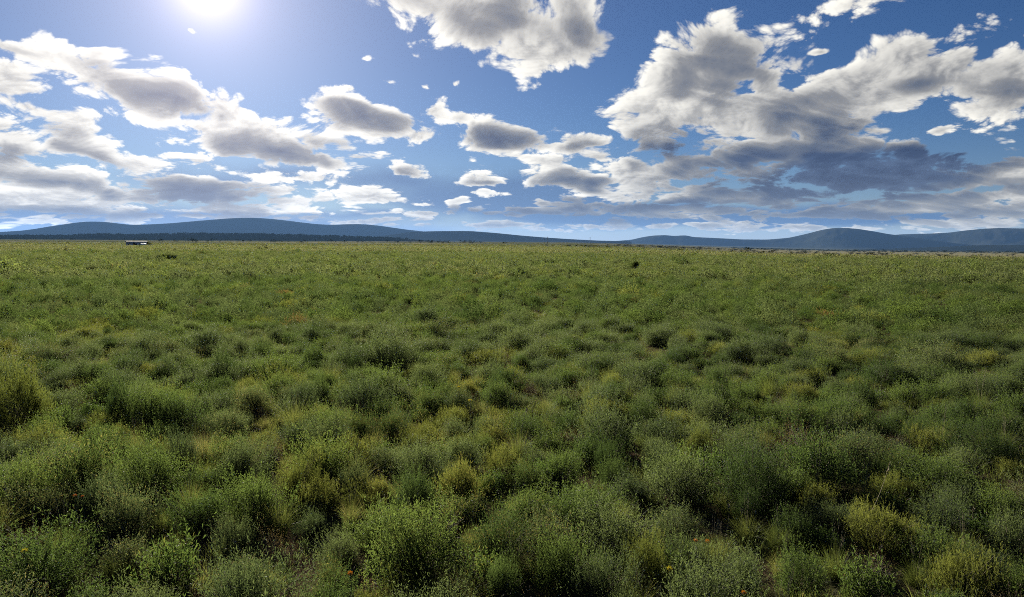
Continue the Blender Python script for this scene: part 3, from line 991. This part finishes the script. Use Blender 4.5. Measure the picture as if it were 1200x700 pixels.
COLW = {'grey': 'grey-green shrub', 'green': 'mid-green shrub', 'dark': 'dark green shrub', 'cushion': 'yellow-green cushion shrub', 'dry': 'dry brown shrub', 'tussock': 'grass tussock', 'broad': 'broad-leaved herb'}
used_labels = set()
for (x, y, w, h, kind) in sorted(fills, key=lambda q: math.hypot(q[0], q[1])):
    mean = {'grey': .57, 'green': .58, 'dark': .58, 'cushion': .54, 'dry': .48, 'tussock': .34, 'broad': .38}[kind]
    size = 'large' if w > mean * 1.25 else ('small' if w < mean * 0.82 else 'middling')
    order = sorted(range(N_SEEN), key=lambda i: (placed[i][0] - x) ** 2 + (placed[i][1] - y) ** 2)
    label = None
    for i in order[:9]:
        ax, ay, ar, ak, al = placed[i]
        # sideways and depth as seen by a viewer
        d0 = math.hypot(x, y); d1 = math.hypot(ax, ay)
        side = (math.atan2(x, y) - math.atan2(ax, ay)) * (d0 + d1) / 2
        dep = d0 - d1
        if abs(side) > abs(dep):
            rel = 'to the right of' if side > 0 else 'to the left of'
        else:
            rel = 'behind' if dep > 0 else 'in front of'
        dd = math.hypot(x - ax, y - ay)
        how = 'just ' if dd < ar + w / 2 + 0.15 else ('well ' if dd > 1.8 else '')
        t = f'{size} {COLW[kind]} {how}{rel} the {al}'
        if len(t.split()) > 16:
            t = f'{size} {COLW[kind]} {rel} the {al}'
        if t not in used_labels and len(t.split()) <= 16:
            label = t
            break
    if label is None:
        label = f'{size} {COLW[kind]} deep among the many near shrubs of the plain'
    used_labels.add(label)
    plant(kind, x, y, w, h, label)

# flowers and single stalks that the photograph shows in front
def flower(px, py, color, size, label, petals=7, z=0.42):
    gx, gy = ground_hit(px, py)
    d = math.hypot(gx, gy)
    # the bloom stands above the ground: step toward the camera so that it meets the pixel's ray
    f_ = 1 - z / EYE
    gx *= f_; gy *= f_
    root = link('wild_flower', None)
    root.location = (gx, gy, float(ground_z(gx, gy)))
    tag(root, label, 'flower', 'single blooms between the shrubs')
    s = np.linspace(0, 1, 6)[None, :, None]
    ln = np.array([[[0, 0, 0]]]) + s * np.array([0.02, 0.01, z]) + np.sin(s * PI) * np.array([0.02, 0, 0])
    v, f = tubes(ln, 0.003, 0.0018, 5)
    link('flower_stem', np_mesh('flower_stem', v, f, M_FSTEM, True), root)
    vs, fs = [], []
    for i in range(petals):
        a = 2 * PI * i / petals
        c, s_ = math.cos(a), math.sin(a)
        b = len(vs)
        for (u_, w_, h_) in ((0.15, 0, 0), (0.55, .24, .10), (1.0, .10, .16), (1.0, -.10, .16), (0.55, -.24, .10)):
            vs.append(((u_ * c - w_ * s_) * size, (u_ * s_ + w_ * c) * size, h_ * size))
        fs.append((b, b + 1, b + 2, b + 4)); fs.append((b + 2, b + 3, b + 4, b + 4))
    me = bpy.data.meshes.new('flower_petals')
    me.from_pydata(vs, [], [tuple(dict.fromkeys(q)) for q in fs])
    me.materials.append(color)
    hd = link('flower_petals', me, root); hd.location = (0.02, 0.01, z); hd.rotation_euler = (0.5, 0.1, 0)
    bm = bmesh.new(); bmesh.ops.create_icosphere(bm, subdivisions=2, radius=size * 0.26)
    me2 = bpy.data.meshes.new('flower_centre'); bm.to_mesh(me2); bm.free(); me2.materials.append(M_FCENT)
    c_ = link('flower_centre', me2, hd); c_.scale = (1, 1, .6)


def petal_mat(name, c0, c1):
    return leaf_mat(name, c0, c1, c1, 0.0, 0.35, 0.5, 0.1, 1.0)


M_FSTEM = plain_mat('flower stem green', (0.05, 0.07, 0.025), (0.09, 0.11, 0.04))
M_FCENT = plain_mat('flower centre brown', (0.16, 0.09, 0.02), (0.28, 0.16, 0.03))
M_ORANGE = petal_mat('orange petals', (0.62, 0.20, 0.03), (0.75, 0.30, 0.05))
M_YELLOW = petal_mat('yellow petals', (0.62, 0.50, 0.05), (0.75, 0.62, 0.10))
M_RUST = petal_mat('rusty red petals', (0.45, 0.12, 0.04), (0.60, 0.20, 0.08))
flower(812, 637, M_ORANGE, .016, 'orange bloom above the dark shrub at the lower right')
flower(826, 638, M_ORANGE, .018, 'second orange bloom in the pair above a dark shrub')
flower(868, 697, M_ORANGE, .016, 'orange bloom at the very bottom of the picture')
flower(781, 670, M_YELLOW, .020, 'pale yellow bloom in the black shade at the bottom')
flower(84, 583, M_RUST, .016, 'rusty red bloom below the big round green shrub')
flower(93, 584, M_RUST, .013, 'smaller rusty red bloom on a bare brown stalk')
flower(24, 648, M_YELLOW, .022, 'yellow bloom on the large bottom left shrub')
flower(406, 673, M_ORANGE, .018, 'tiny orange bloom in the dark gap below the shrubs')
flower(549, 471, M_YELLOW, .030, 'yellow bloom beside the grey shrub in the middle')
flower(536, 455, M_YELLOW, .026, 'yellow bloom half hidden in mid-field scrub')


def stalk(px0, py0, px1, py1, label, bend=0.1):
    """One long dry grass stalk from its foot to its tip, standing about upright on the ground."""
    gx, gy = ground_hit(px0, py0)
    d = math.hypot(gx, gy)
    L = math.hypot(px1 - px0, py1 - py0) * d / FPX
    lean = (px1 - px0) * d / FPX
    H = math.sqrt(max(L * L - lean * lean, 0.02))
    s = np.linspace(0, 1, 9)[None, :, None]
    ln = s * np.array([lean, 0, H]) + np.sin(s * PI) * np.array([bend * L, 0, 0]) * 0.5
    v, f = tubes(ln, 0.0032, 0.0014, 5)
    root = link('dry_stalk', None); root.location = (gx, gy, float(ground_z(gx, gy)) - 0.01)
    tag(root, label, 'grass stalk', 'single dry stalks standing above the shrubs')
    link('stalk', np_mesh('stalk', v, f, M_STRAW, True), root)
    g = np.random.default_rng(int(px0))
    k = 40
    tt = g.uniform(0.86, 1.0, k)[:, None]
    p = tt * np.array([lean, 0, H]) + np.sin(tt * PI) * np.array([bend * L, 0, 0]) * 0.5
    hv, hf = leaf_quads(p, unit(np.array([lean, 0, H]) / L + g.normal(size=(k, 3)) * .5), np.full(k, .022), np.full(k, .005), g)
    link('seed_head', np_mesh('seed_head', hv, hf, M_STRAW), root)


stalk(1000, 634, 1036, 546, 'long pale stalk leaning right over the golden cushion shrub')
stalk(1012, 668, 1030, 640, 'short pale stalk before the golden cushion shrub')
stalk(851, 622, 853, 590, 'upright straw stalk in the dark gap at lower right')
stalk(866, 622, 868, 596, 'second upright straw stalk of the dark gap')
stalk(880, 624, 884, 598, 'third upright straw stalk of the dark gap, leaning slightly')
stalk(1186, 546, 1193, 524, 'bent pale stalk before the deep dark shrub')
stalk(290, 660, 275, 632, 'thin stalk leaning left beside the tall grey shrub')
stalk(160, 640, 144, 617, 'thin bent stalk over the grey-brown shrub')
stalk(345, 672, 353, 640, 'stiff green-yellow blade over the yellow grass clump')
stalk(1110, 628, 1104, 596, 'pale woolly stalk right of the golden cushion shrub')
stalk(1134, 630, 1138, 598, 'pale woolly stalk between golden cushion and edge shrubs')
# ------------------------------------------------------------------ the scrub beyond: countless plants, one object
def lod(key, seed, n, radius, height, shoots, per, ll, lw, sl, mat, shell=.6, up=.58, spread=.85):
    return [shrub_mesh(f'{key}_scrub', seed + i, (M_MIDLEAF if key == 'mid' else M_FARLEAF)[mat], radius, height, shoots, per, ll, lw, sl, up, spread, shell, False)[0] for i in range(n)]


def scatter(name, label, protos, pts, idx, rot, scl, mat=None):
    """One object of kind stuff: points that carry plants, by geometry nodes."""
    col = bpy.data.collections.new(name + '_plants')
    for i, me in enumerate(protos):
        o = bpy.data.objects.new(f'{name}_plant_{i:02d}', me)
        col.objects.link(o)
    me = bpy.data.meshes.new(name)
    n = len(pts)
    me.vertices.add(n)
    me.vertices.foreach_set('co', np.asarray(pts, np.float32).ravel())
    a = me.attributes.new('which', 'INT', 'POINT'); a.data.foreach_set('value', np.asarray(idx, np.int32))
    a = me.attributes.new('turn', 'FLOAT_VECTOR', 'POINT'); a.data.foreach_set('vector', np.asarray(rot, np.float32).ravel())
    a = me.attributes.new('size', 'FLOAT_VECTOR', 'POINT'); a.data.foreach_set('vector', np.asarray(scl, np.float32).ravel())
    o = link(name, me)
    tag(o, label, None, None, 'stuff')
    gt = bpy.data.node_groups.new(name, 'GeometryNodeTree')
    gt.interface.new_socket('Geometry', in_out='INPUT', socket_type='NodeSocketGeometry')
    gt.interface.new_socket('Geometry', in_out='OUTPUT', socket_type='NodeSocketGeometry')
    gi = gt.nodes.new('NodeGroupInput'); go = gt.nodes.new('NodeGroupOutput')
    ci = gt.nodes.new('GeometryNodeCollectionInfo')
    ci.inputs['Collection'].default_value = col
    ci.inputs['Separate Children'].default_value = True
    ci.inputs['Reset Children'].default_value = True
    ip = gt.nodes.new('GeometryNodeInstanceOnPoints')
    ip.inputs['Pick Instance'].default_value = True

    def named(nm, t):
        q = gt.nodes.new('GeometryNodeInputNamedAttribute')
        q.data_type = t
        q.inputs['Name'].default_value = nm
        return [s for s in q.outputs if s.enabled and s.name == 'Attribute'][0]
    e2r = gt.nodes.new('FunctionNodeEulerToRotation')
    gt.links.new(gi.outputs[0], ip.inputs['Points'])
    gt.links.new(ci.outputs[0], ip.inputs['Instance'])
    gt.links.new(named('which', 'INT'), ip.inputs['Instance Index'])
    gt.links.new(named('turn', 'FLOAT_VECTOR'), e2r.inputs[0])
    gt.links.new(e2r.outputs[0], ip.inputs['Rotation'])
    gt.links.new(named('size', 'FLOAT_VECTOR'), ip.inputs['Scale'])
    gt.links.new(ip.outputs[0], go.inputs[0])
    md = o.modifiers.new('plants', 'NODES')
    md.node_group = gt
    return o


def wedge_grid(r0, r1, cell_, keep=1.0, half=math.degrees(HALF)):
    xs = np.arange(-r1 * math.sin(R(half)), r1 * math.sin(R(half)), cell_)
    ys = np.arange(max(r0 * math.cos(R(half)) - 1, 0), r1, cell_)
    X, Y = np.meshgrid(xs, ys)
    X = X.ravel() + rng.uniform(-.5, .5, X.size) * cell_; Y = Y.ravel() + rng.uniform(-.5, .5, Y.size) * cell_
    r_ = np.hypot(X, Y)
    a_ = np.abs(np.degrees(np.arctan2(X, Y)))
    ok = (r_ >= r0) & (r_ < r1) & (a_ < half) & (rng.uniform(size=X.size) < keep)
    return X[ok], Y[ok]


S0 = [v[0] for k in ('grey', 'green', 'dark', 'cushion', 'dry', 'tussock') for v in PLANTS[k][:3]]        # full plants, 3 of each
S1, S2, S3 = [], [], []
for q, (mat, h) in enumerate((('grey', .46), ('green', .46), ('dark', .48), ('cushion', .32), ('dry', .32), ('grass', .36))):
    S1 += lod('mid', 1000 + q * 10, 3, .42, h, 220, 10, .040, .0105, .11, mat, .36, .64)
    m2 = 'plain' if mat in ('grass',) else mat
    S2 += lod('far', 1100 + q * 10, 3, .44, h, 64, 8, .078, .024, .12, m2, .36, .64)
    m3 = 'plain' if mat in ('grey', 'grass', 'cushion') else mat
    S3 += lod('farthest', 1200 + q * 10, 3, .50, h * .9, 26, 6, .17, .052, .14, m3, .36, .64)
P_MID = np.array([.58, .27, .12, .03, .0, .0])
P_FAR = np.array([.61, .12, .05, .07, .0, .15])
P_KIND = np.array([.47, .32, .14, .05, .01, .01])


def pick(X, Y, pk=None):
    pk = P_KIND if pk is None else pk
    n = len(X)
    z_ = fbm(X * 0.05 + 3.0, Y * 0.03 + 9.0, 3) + 0.5 * fbm(X * .16 + 3, Y * .11 + 9, 2)
    u = rng.uniform(size=n)
    k = np.searchsorted(np.cumsum(pk) / pk.sum(), u)
    sw = rng.uniform(size=n)
    k = np.where((z_ > .25) & (k < 2) & (sw < .16), 3, k)
    k = np.where((z_ < -.3) & (k == 3) & (sw < .6), 2, k)
    return np.clip(k, 0, 5)


def sizes(n, w_mean, sd, flat=1.0):
    s = np.exp(rng.normal(size=n) * sd) * w_mean
    s = np.where(rng.uniform(size=n) < 0.06, s * 1.45, s)
    hz_ = rng.uniform(.8, 1.2, n) * flat
    return np.stack([s * rng.uniform(.9, 1.1, n), s * rng.uniform(.9, 1.1, n), s * hz_], -1)


all_p, all_i, all_r, all_s = [], [], [], []


OPEN = [(at_dist(px_, d_)[:2], w_) for px_, d_, w_ in ((745, 70, .9), (191, 98, 2.0), (201, 100, 1.6))]      # open spots before the lone bushes


def put(X, Y, base, scl, ctr):
    keep = np.ones(len(X), bool)
    for (bx, by), w_ in OPEN:
        d0 = math.hypot(bx, by); ux, uy = bx / d0, by / d0
        al = X * ux + Y * uy; ac = np.abs(X * uy - Y * ux)
        keep &= ~((ac < w_) & (al > d0 - 6.0) & (al < d0 + 1.0))
    X, Y, scl = X[keep], Y[keep], scl[keep]
    k = pick(X, Y, (None, P_FAR, P_MID)[ctr])
    n = len(X)
    Z = ground_z(X, Y) - 0.02
    all_p.append(np.stack([X, Y, Z], -1))
    all_i.append(base + k * 3 + rng.integers(0, 3, n))
    all_r.append(np.stack([rng.normal(size=n) * .06, rng.normal(size=n) * .06, rng.uniform(0, 2 * PI, n)], -1))
    all_s.append(scl)


X, Y = wedge_grid(R_NEAR, 22.0, .54, .82); put(X, Y, 0, sizes(len(X), .66, .24), 0)
X, Y = wedge_grid(22.0, 48.0, .58, .84); put(X, Y, 18, sizes(len(X), .72, .26), 0)
X, Y = wedge_grid(48.0, 150.0, .66, .92); put(X, Y, 36, sizes(len(X), .76, .28), 2)
X, Y = wedge_grid(150.0, 430.0, 1.25, .9)
d_ = np.hypot(X, Y); rgt = np.clip((np.degrees(np.arctan2(X, Y)) - 6) / 14, 0, 1)
kp = rng.uniform(size=len(X)) < 1 - .85 * rgt * np.clip((d_ - 230) / 110, 0, 1)
X, Y = X[kp], Y[kp]
put(X, Y, 54, sizes(len(X), 1.30, .30, .62), 1)
X, Y = wedge_grid(430.0, 1900.0, 4.0, .9)
d_ = np.hypot(X, Y); rgt = np.clip((np.degrees(np.arctan2(X, Y)) - 4) / 14, 0, 1)
kp = rng.uniform(size=len(X)) < np.clip(1.2 - (d_ - 430) / 620, .04, 1) * (1 - .90 * rgt)
X, Y = X[kp], Y[kp]
put(X, Y, 54, sizes(len(X), 3.0, .35, .28), 1)
scatter('scrub', 'low green scrub that covers the plain to the far grass', S0 + S1 + S2 + S3, np.vstack(all_p), np.concatenate(all_i), np.vstack(all_r), np.vstack(all_s))

# low grass and litter between the near shrubs
G0 = [tussock_mesh('low_grass', 900 + i, M_LEAF['grass'], 90, .17, .10, .9, .0026, 3, 0)[0] for i in range(3)]
G0 += [shrub_mesh('low_herb', 920 + i, M_LEAF['green'], .13, .09, 60, 7, .016, .0050, .05, .5, .9, .3, False)[0] for i in range(3)]
G0 += [shrub_mesh('low_litter', 940 + i, M_LEAF['dry'], .16, .05, 26, 6, .022, .0040, .08, .1, .9, .2, False)[0] for i in range(2)]
X, Y = wedge_grid(3.2, 26.0, .27, .75)
n = len(X)
pz = ground_z(X, Y) - 0.005
scatter('grass', 'short grass and leaf litter in the gaps between the shrubs', G0, np.stack([X, Y, pz], -1), rng.choice(8, n, p=[.17, .17, .16, .10, .10, .10, .10, .10]),
        np.stack([rng.normal(size=n) * .1, rng.normal(size=n) * .1, rng.uniform(0, 2 * PI, n)], -1), np.repeat(rng.uniform(.6, 1.35, n)[:, None], 3, 1))
# ------------------------------------------------------------------ far trees, the shed, the masts
def tree_mesh(name, seed, crown_w, height, clumps, per, leaf, mat=None):
    """Small dark far tree: crown of leaf clumps on a forked trunk, returned as (crown, trunk)."""
    g = np.random.default_rng(seed)
    c = g.normal(size=(clumps, 3)) * np.array([.30, .30, .16]) * crown_w
    c[:, 2] = height * .62 + c[:, 2] * (height / crown_w) * .9
    c[:, 2] = np.clip(c[:, 2], height * .16, height * .96)
    p = c[:, None] + g.normal(size=(clumps, per, 3)) * np.array([.085, .085, .07]) * crown_w
    d = unit(g.normal(size=(clumps * per, 3)))
    n = clumps * per
    v, f = leaf_quads(p.reshape(-1, 3), d, leaf * g.uniform(.7, 1.3, n), leaf * .5 * g.uniform(.7, 1.3, n), g)
    crown = np_mesh(name + '_crown', v, f, mat or M_TREE, False, {'tint': np.repeat(np.clip(.5 + .3 * g.normal(size=n), 0, 1), 4)})
    k = 5
    s = np.linspace(0, 1, 5)[None, :, None]
    tips = c[g.choice(clumps, k, replace=False)]
    base = np.array([[0, 0, -.15]])
    ln = base[:, None] * (1 - s) + tips[:, None] * s * np.array([1, 1, 0]) * s + np.array([0, 0, 1.0]) * tips[:, None] * s
    tv, tf = tubes(ln, height * .035, height * .008, 5)
    return crown, np_mesh(name + '_trunk', tv, tf, M_WOOD, True)


M_TREE = leaf_mat('dark thorn tree leaves', (0.016, 0.024, 0.010), (0.040, 0.052, 0.020), (0.06, 0.05, 0.025), 0.04, 0.12, 1.0, 0.0, 1.0)
M_BUSH = leaf_mat('dark bush leaves', (0.022, 0.032, 0.014), (0.058, 0.072, 0.030), (0.08, 0.07, 0.03), 0.05, 0.30, 0.9, 0.0, 1.6)
TREES = [tree_mesh('thorn_tree', 2000 + i, w, h, 22, 16, .34) for i, (w, h) in enumerate(((3.4, 3.6), (4.2, 3.2), (2.6, 3.8), (4.6, 2.6)))]
TREES += [tree_mesh('round_bush', 2100, 3.0, 3.2, 60, 40, .30, M_BUSH), tree_mesh('low_bush', 2101, 4.4, 2.2, 60, 40, .30, M_BUSH)]


def far_tree(px, dist, hpx, label, group, name='thorn_tree', wide=1.0, k=None):
    x, y, z = at_dist(px, dist)
    i = int(rng.integers(4)) if k is None else k
    crown, trunk = TREES[i]
    h0 = (3.6, 3.2, 3.8, 2.6, 3.2, 2.2)[i]
    s = hpx * dist / FPX / h0
    root = link(name, None)
    root.location = (x, y, z)
    root.rotation_euler = (0, 0, rng.uniform(0, 2 * PI))
    root.scale = (s * wide, s * wide, s)
    tag(root, label, 'tree', group)
    link('crown', crown, root)
    link('trunk', trunk, root)
    return root


# lone dark bushes on the near plain
far_tree(745, 70, 8.6, 'lone dark round bush standing up from the open plain', None, 'lone_bush', .88, 4)
far_tree(191, 98, 5.6, 'low wide dark bush in front of the shed', None, 'lone_bush', 1.0, 5)
far_tree(201, 100, 4.8, 'small low dark bush touching the wide dark bush before the shed', None, 'lone_bush', .8, 5)
far_tree(551, 165, 5.0, 'small dark bush far out left of the lone round bush', None, 'lone_bush', .9, 2)
far_tree(1192, 118, 6.0, 'small dark bush far out at the right', None, 'lone_bush', 1.5, 1)
far_tree(1160, 140, 5.0, 'tiny dark bush at the far right edge of the scrub', None, 'lone_bush', 1.5, 1)

g_ = np.random.default_rng(77)
# dotted trees at the far edge of the plain, left half
for i in range(70):
    px = g_.uniform(195, 600)
    far_tree(px, g_.uniform(1150, 2500), g_.uniform(1.4, 3.6), 'tiny dark tree dotting the far edge of the plain below the hill range', 'far trees below the left hills')
for px, h in ((190, 4.5), (226, 5.0), (187, 3.0), (493, 5.5), (505, 4.0), (285, 3.5), (466, 3.5)):
    far_tree(px, 1300, h, f'{"taller" if h > 4 else "slender"} far tree above the pale grass strip, one of a few', 'taller far trees at the left', k=2)
# row along the low bank in the middle
for i in range(26):
    px = 655 + 60 * g_.beta(2, 1.5)
    far_tree(px, g_.uniform(640, 700), g_.uniform(1.4, 3.0), 'dark bush in the low thicket at the middle of the far plain', 'thicket at the middle of the far plain', wide=1.6)
for i in range(12):
    far_tree(g_.uniform(632, 650), g_.uniform(700, 760), g_.uniform(1.0, 1.8), 'dark bush in the small thicket below the masts', 'thicket below the masts', wide=1.5)
# dark bank of bush running down to the right
for i in range(90):
    t = g_.uniform() ** 0.8
    far_tree(705 + 170 * t, 1150 + 650 * t + g_.uniform(-40, 40), g_.uniform(1.2, 3.4) * (1 - .55 * t), 'dark bush in the long bank that runs down to the right', 'long dark bank of bush', wide=2.0)
# dotted valley on the right
for i in range(120):
    px = g_.choice([g_.uniform(755, 1200), g_.uniform(860, 1060)])
    far_tree(px, g_.uniform(520, 1500), g_.uniform(1.2, 3.0), 'small dark bush dotting the pale valley below the round hill', 'bushes of the pale right valley', wide=1.4)
for px, h in ((877, 6.5), (884, 4.2), (870, 3.0), (904, 4.5), (928, 3.2), (1101, 3.6), (938, 4.0), (970, 3.2)):
    far_tree(px, 760, h, 'taller dark tree standing in the pale valley below the round hill', 'taller trees of the right valley', wide=1.1)

# dark woodland over the near rise on the left and along the foot of the hills: reads as one mass
def belt(n, x0, x1, d0, d1, pw=1.0):
    px = g_.uniform(x0, x1, n); ds = d0 + (d1 - d0) * g_.uniform(size=n) ** pw
    return px, ds


protos = [t[0] for t in TREES[:4]]
# heights come from the rise itself
rise = bpy.data.objects['hill.002'].data
co = np.empty(len(rise.vertices) * 3, np.float32); rise.vertices.foreach_get('co', co); co = co.reshape(-1, 3)
azv = np.degrees(np.arctan2(co[:, 0], co[:, 1])); dv = np.hypot(co[:, 0], co[:, 1])
sel = (dv > 3050) & (dv < 3700) & (azv > -46) & (azv < -8.5) & (co[:, 2] > ground_z(co[:, 0], co[:, 1]) - 0.5)
cand = co[sel]
pts = cand[g_.integers(0, len(cand), 13000)] + g_.normal(size=(13000, 3)) * np.array([28, 28, 0])
pts2 = []
for px_, ds_ in zip(*belt(500, -220, 330, 2800, 3250)):
    pts2.append(at_dist(px_, ds_))
for px_, ds_ in zip(*belt(800, 860, 1330, 2600, 5600)):
    pts2.append(at_dist(px_, ds_))
pts = np.vstack([pts, np.array(pts2)])
pts[:, 2] -= 0.4
n = len(pts)
sc_ = np.exp(g_.normal(size=n) * .3) * 1.5
scatter('woodland', 'dark thorn woodland covering the near rise and the foot of the hills', protos, pts, g_.integers(0, 4, n),
        np.stack([np.zeros(n), np.zeros(n), g_.uniform(0, 6.28, n)], -1), np.stack([sc_ * 1.7, sc_ * 1.7, sc_], -1))


# the shed
def box(v, f, x0, x1, y0, y1, z0, z1):
    b = len(v)
    v += [(x0, y0, z0), (x1, y0, z0), (x1, y1, z0), (x0, y1, z0), (x0, y0, z1), (x1, y0, z1), (x1, y1, z1), (x0, y1, z1)]
    f += [tuple(b + i for i in q) for q in ((0, 3, 2, 1), (4, 5, 6, 7), (0, 1, 5, 4), (1, 2, 6, 5), (2, 3, 7, 6), (3, 0, 4, 7))]


def boxes(name, parent, mat, *bs):
    v, f = [], []
    for b in bs:
        box(v, f, *b)
    me = bpy.data.meshes.new(name)
    me.from_pydata(v, [], f)
    me.materials.append(mat)
    return link(name, me, parent)


M_WALL = plain_mat('weathered grey shed wall', (0.42, 0.39, 0.39), (0.55, 0.52, 0.52), 1.2, .8)
M_WHITE = plain_mat('whitewash', (0.70, 0.70, 0.68), (0.82, 0.81, 0.78), 1.0, .7)
M_DARK = plain_mat('dark doorway', (0.02, 0.02, 0.022), (0.04, 0.04, 0.04), 1.0, .8)


def roof_mat():
    m, g = mat_new('corrugated grey roof')
    tc = g.new('ShaderNodeTexCoord').outputs['Object']
    x, y, z = g.sep(tc)
    wv = g.m('SINE', g.mul(x, 82.0))
    col = g.mix(g.noise(tc, 1.4, 4.0, .6), (0.055, 0.052, 0.056), (0.085, 0.080, 0.083))
    return finish(m, g, principled(g, col, 0.95, 0.05, bump(g, wv, .3, .02)))


SD = 385.0
sx, sy, sz = at_dist(160.5, SD)
shed = link('farm_shed', None)
shed.location = (sx, sy, sz)
shed.rotation_euler = (0, 0, -math.atan2(sx, sy) + 0.10)
tag(shed, 'long low grey farm shed alone on the far plain', 'shed')
W = 19 * SD / FPX / 2; H = 3.1
boxes('wall', shed, M_WALL, (-W, W, 0, 5.0, -.3, H * .72))
v = [(-W - .3, -.4, H * .70), (W + .3, -.4, H * .70), (W + .3, 2.5, H * .86), (-W - .3, 2.5, H * .86), (W + .3, 5.4, H * .70), (-W - .3, 5.4, H * .70)]
v += [(a, b, c + .07) for a, b, c in v]
f = [(0, 3, 2, 1), (3, 5, 4, 2), (6, 7, 8, 9), (9, 8, 10, 11), (0, 1, 7, 6), (4, 5, 11, 10), (1, 2, 8, 7), (2, 4, 10, 8), (3, 0, 6, 9), (5, 3, 9, 11)]
me = bpy.data.meshes.new('roof'); me.from_pydata(v, [], f); me.materials.append(roof_mat()); link('roof', me, shed)
boxes('door', shed, M_DARK, (-1.6, -.2, -.05, -.004, -.2, 1.6))
boxes('window', shed, M_DARK, (-3.8, -2.9, -.05, -.004, .8, 1.4))
boxes('window', shed, M_DARK, (1.0, 1.8, -.05, -.004, .8, 1.4))

tank = link('water_tank', None)
tx, ty, tz = at_dist(168, SD - 4)
tank.location = (tx, ty, tz + .3)
tag(tank, 'small white water tank in front of the shed', 'water tank')
bm = bmesh.new(); bmesh.ops.create_cone(bm, cap_ends=True, segments=28, radius1=1.15, radius2=1.15, depth=1.1)
bmesh.ops.translate(bm, verts=bm.verts, vec=(0, 0, .55))
me = bpy.data.meshes.new('tank_body'); bm.to_mesh(me); bm.free(); me.materials.append(M_WHITE); link('tank_body', me, tank)
bm = bmesh.new(); bmesh.ops.create_cone(bm, cap_ends=True, segments=28, radius1=1.2, radius2=.18, depth=.28)
bmesh.ops.translate(bm, verts=bm.verts, vec=(0, 0, 1.243))
me = bpy.data.meshes.new('tank_lid'); bm.to_mesh(me); bm.free(); me.materials.append(M_WHITE); link('tank_lid', me, tank)
far_tree(173, SD + 6, 6.8, 'tall dark tree at the end of the shed', None, 'shed_tree', .8, 2)
far_tree(170, SD + 9, 4.8, 'shorter dark tree behind the shed roof', None, 'shed_tree', 1.1, 1)
far_tree(176, SD + 2, 3.4, 'low dark bush at the corner of the shed', None, 'shed_tree', 1.2, 0)

# three thin masts in the middle distance
for px, hp, lb in ((637.5, 6.2, 'thin grey mast above the low thicket, shorter of the pair'), (641.5, 7.4, 'thin grey mast, taller of the close pair'), (691.5, 8.0, 'single thin grey mast right of the thicket')):
    D_ = 1500.0
    x, y, z = at_dist(px, D_)
    h = hp * D_ / FPX + (z * 0) + 2.0
    m_ = link('mast', None); m_.location = (x, y, z)
    m_.rotation_euler = (0, 0, 0.3)
    tag(m_, lb, 'mast')
    s = np.linspace(0, 1, 4)[None, :, None]
    tv, tf = tubes(s * np.array([[[0, 0, h]]]), .42, .22, 6)
    link('pole', np_mesh('pole', tv, tf, M_WOOD, True), m_)
    boxes('crossarm', m_, M_WOOD, (-1.6, 1.6, -.12, .12, h * .88, h * .88 + .25))

# ------------------------------------------------------------------ air: the blue haze that far hills fade into
def make_haze():
    me = bpy.data.meshes.new('haze')
    v, f = [], []
    box(v, f, -22000, 22000, -3000, 21000, -260, 345)
    me.from_pydata(v, [], f)
    m = bpy.data.materials.new('haze')
    m.use_nodes = True
    m.node_tree.nodes.clear()
    g = NB(m.node_tree)
    pv = g.new('ShaderNodeVolumePrincipled')
    pv.inputs['Color'].default_value = HAZE_COLOR
    pv.inputs['Density'].default_value = HAZE_DENSITY
    pv.inputs['Anisotropy'].default_value = 0.34
    o = g.new('ShaderNodeOutputMaterial')
    m.node_tree.links.new(pv.outputs[0], o.inputs['Volume'])
    me.materials.append(m)
    tag(link('haze', me), 'thin blue air over the whole plain', None, None, 'stuff')


HAZE_COLOR = (0.24, 0.49, 1.0, 1.0)
HAZE_DENSITY = 0.95e-5
make_haze()
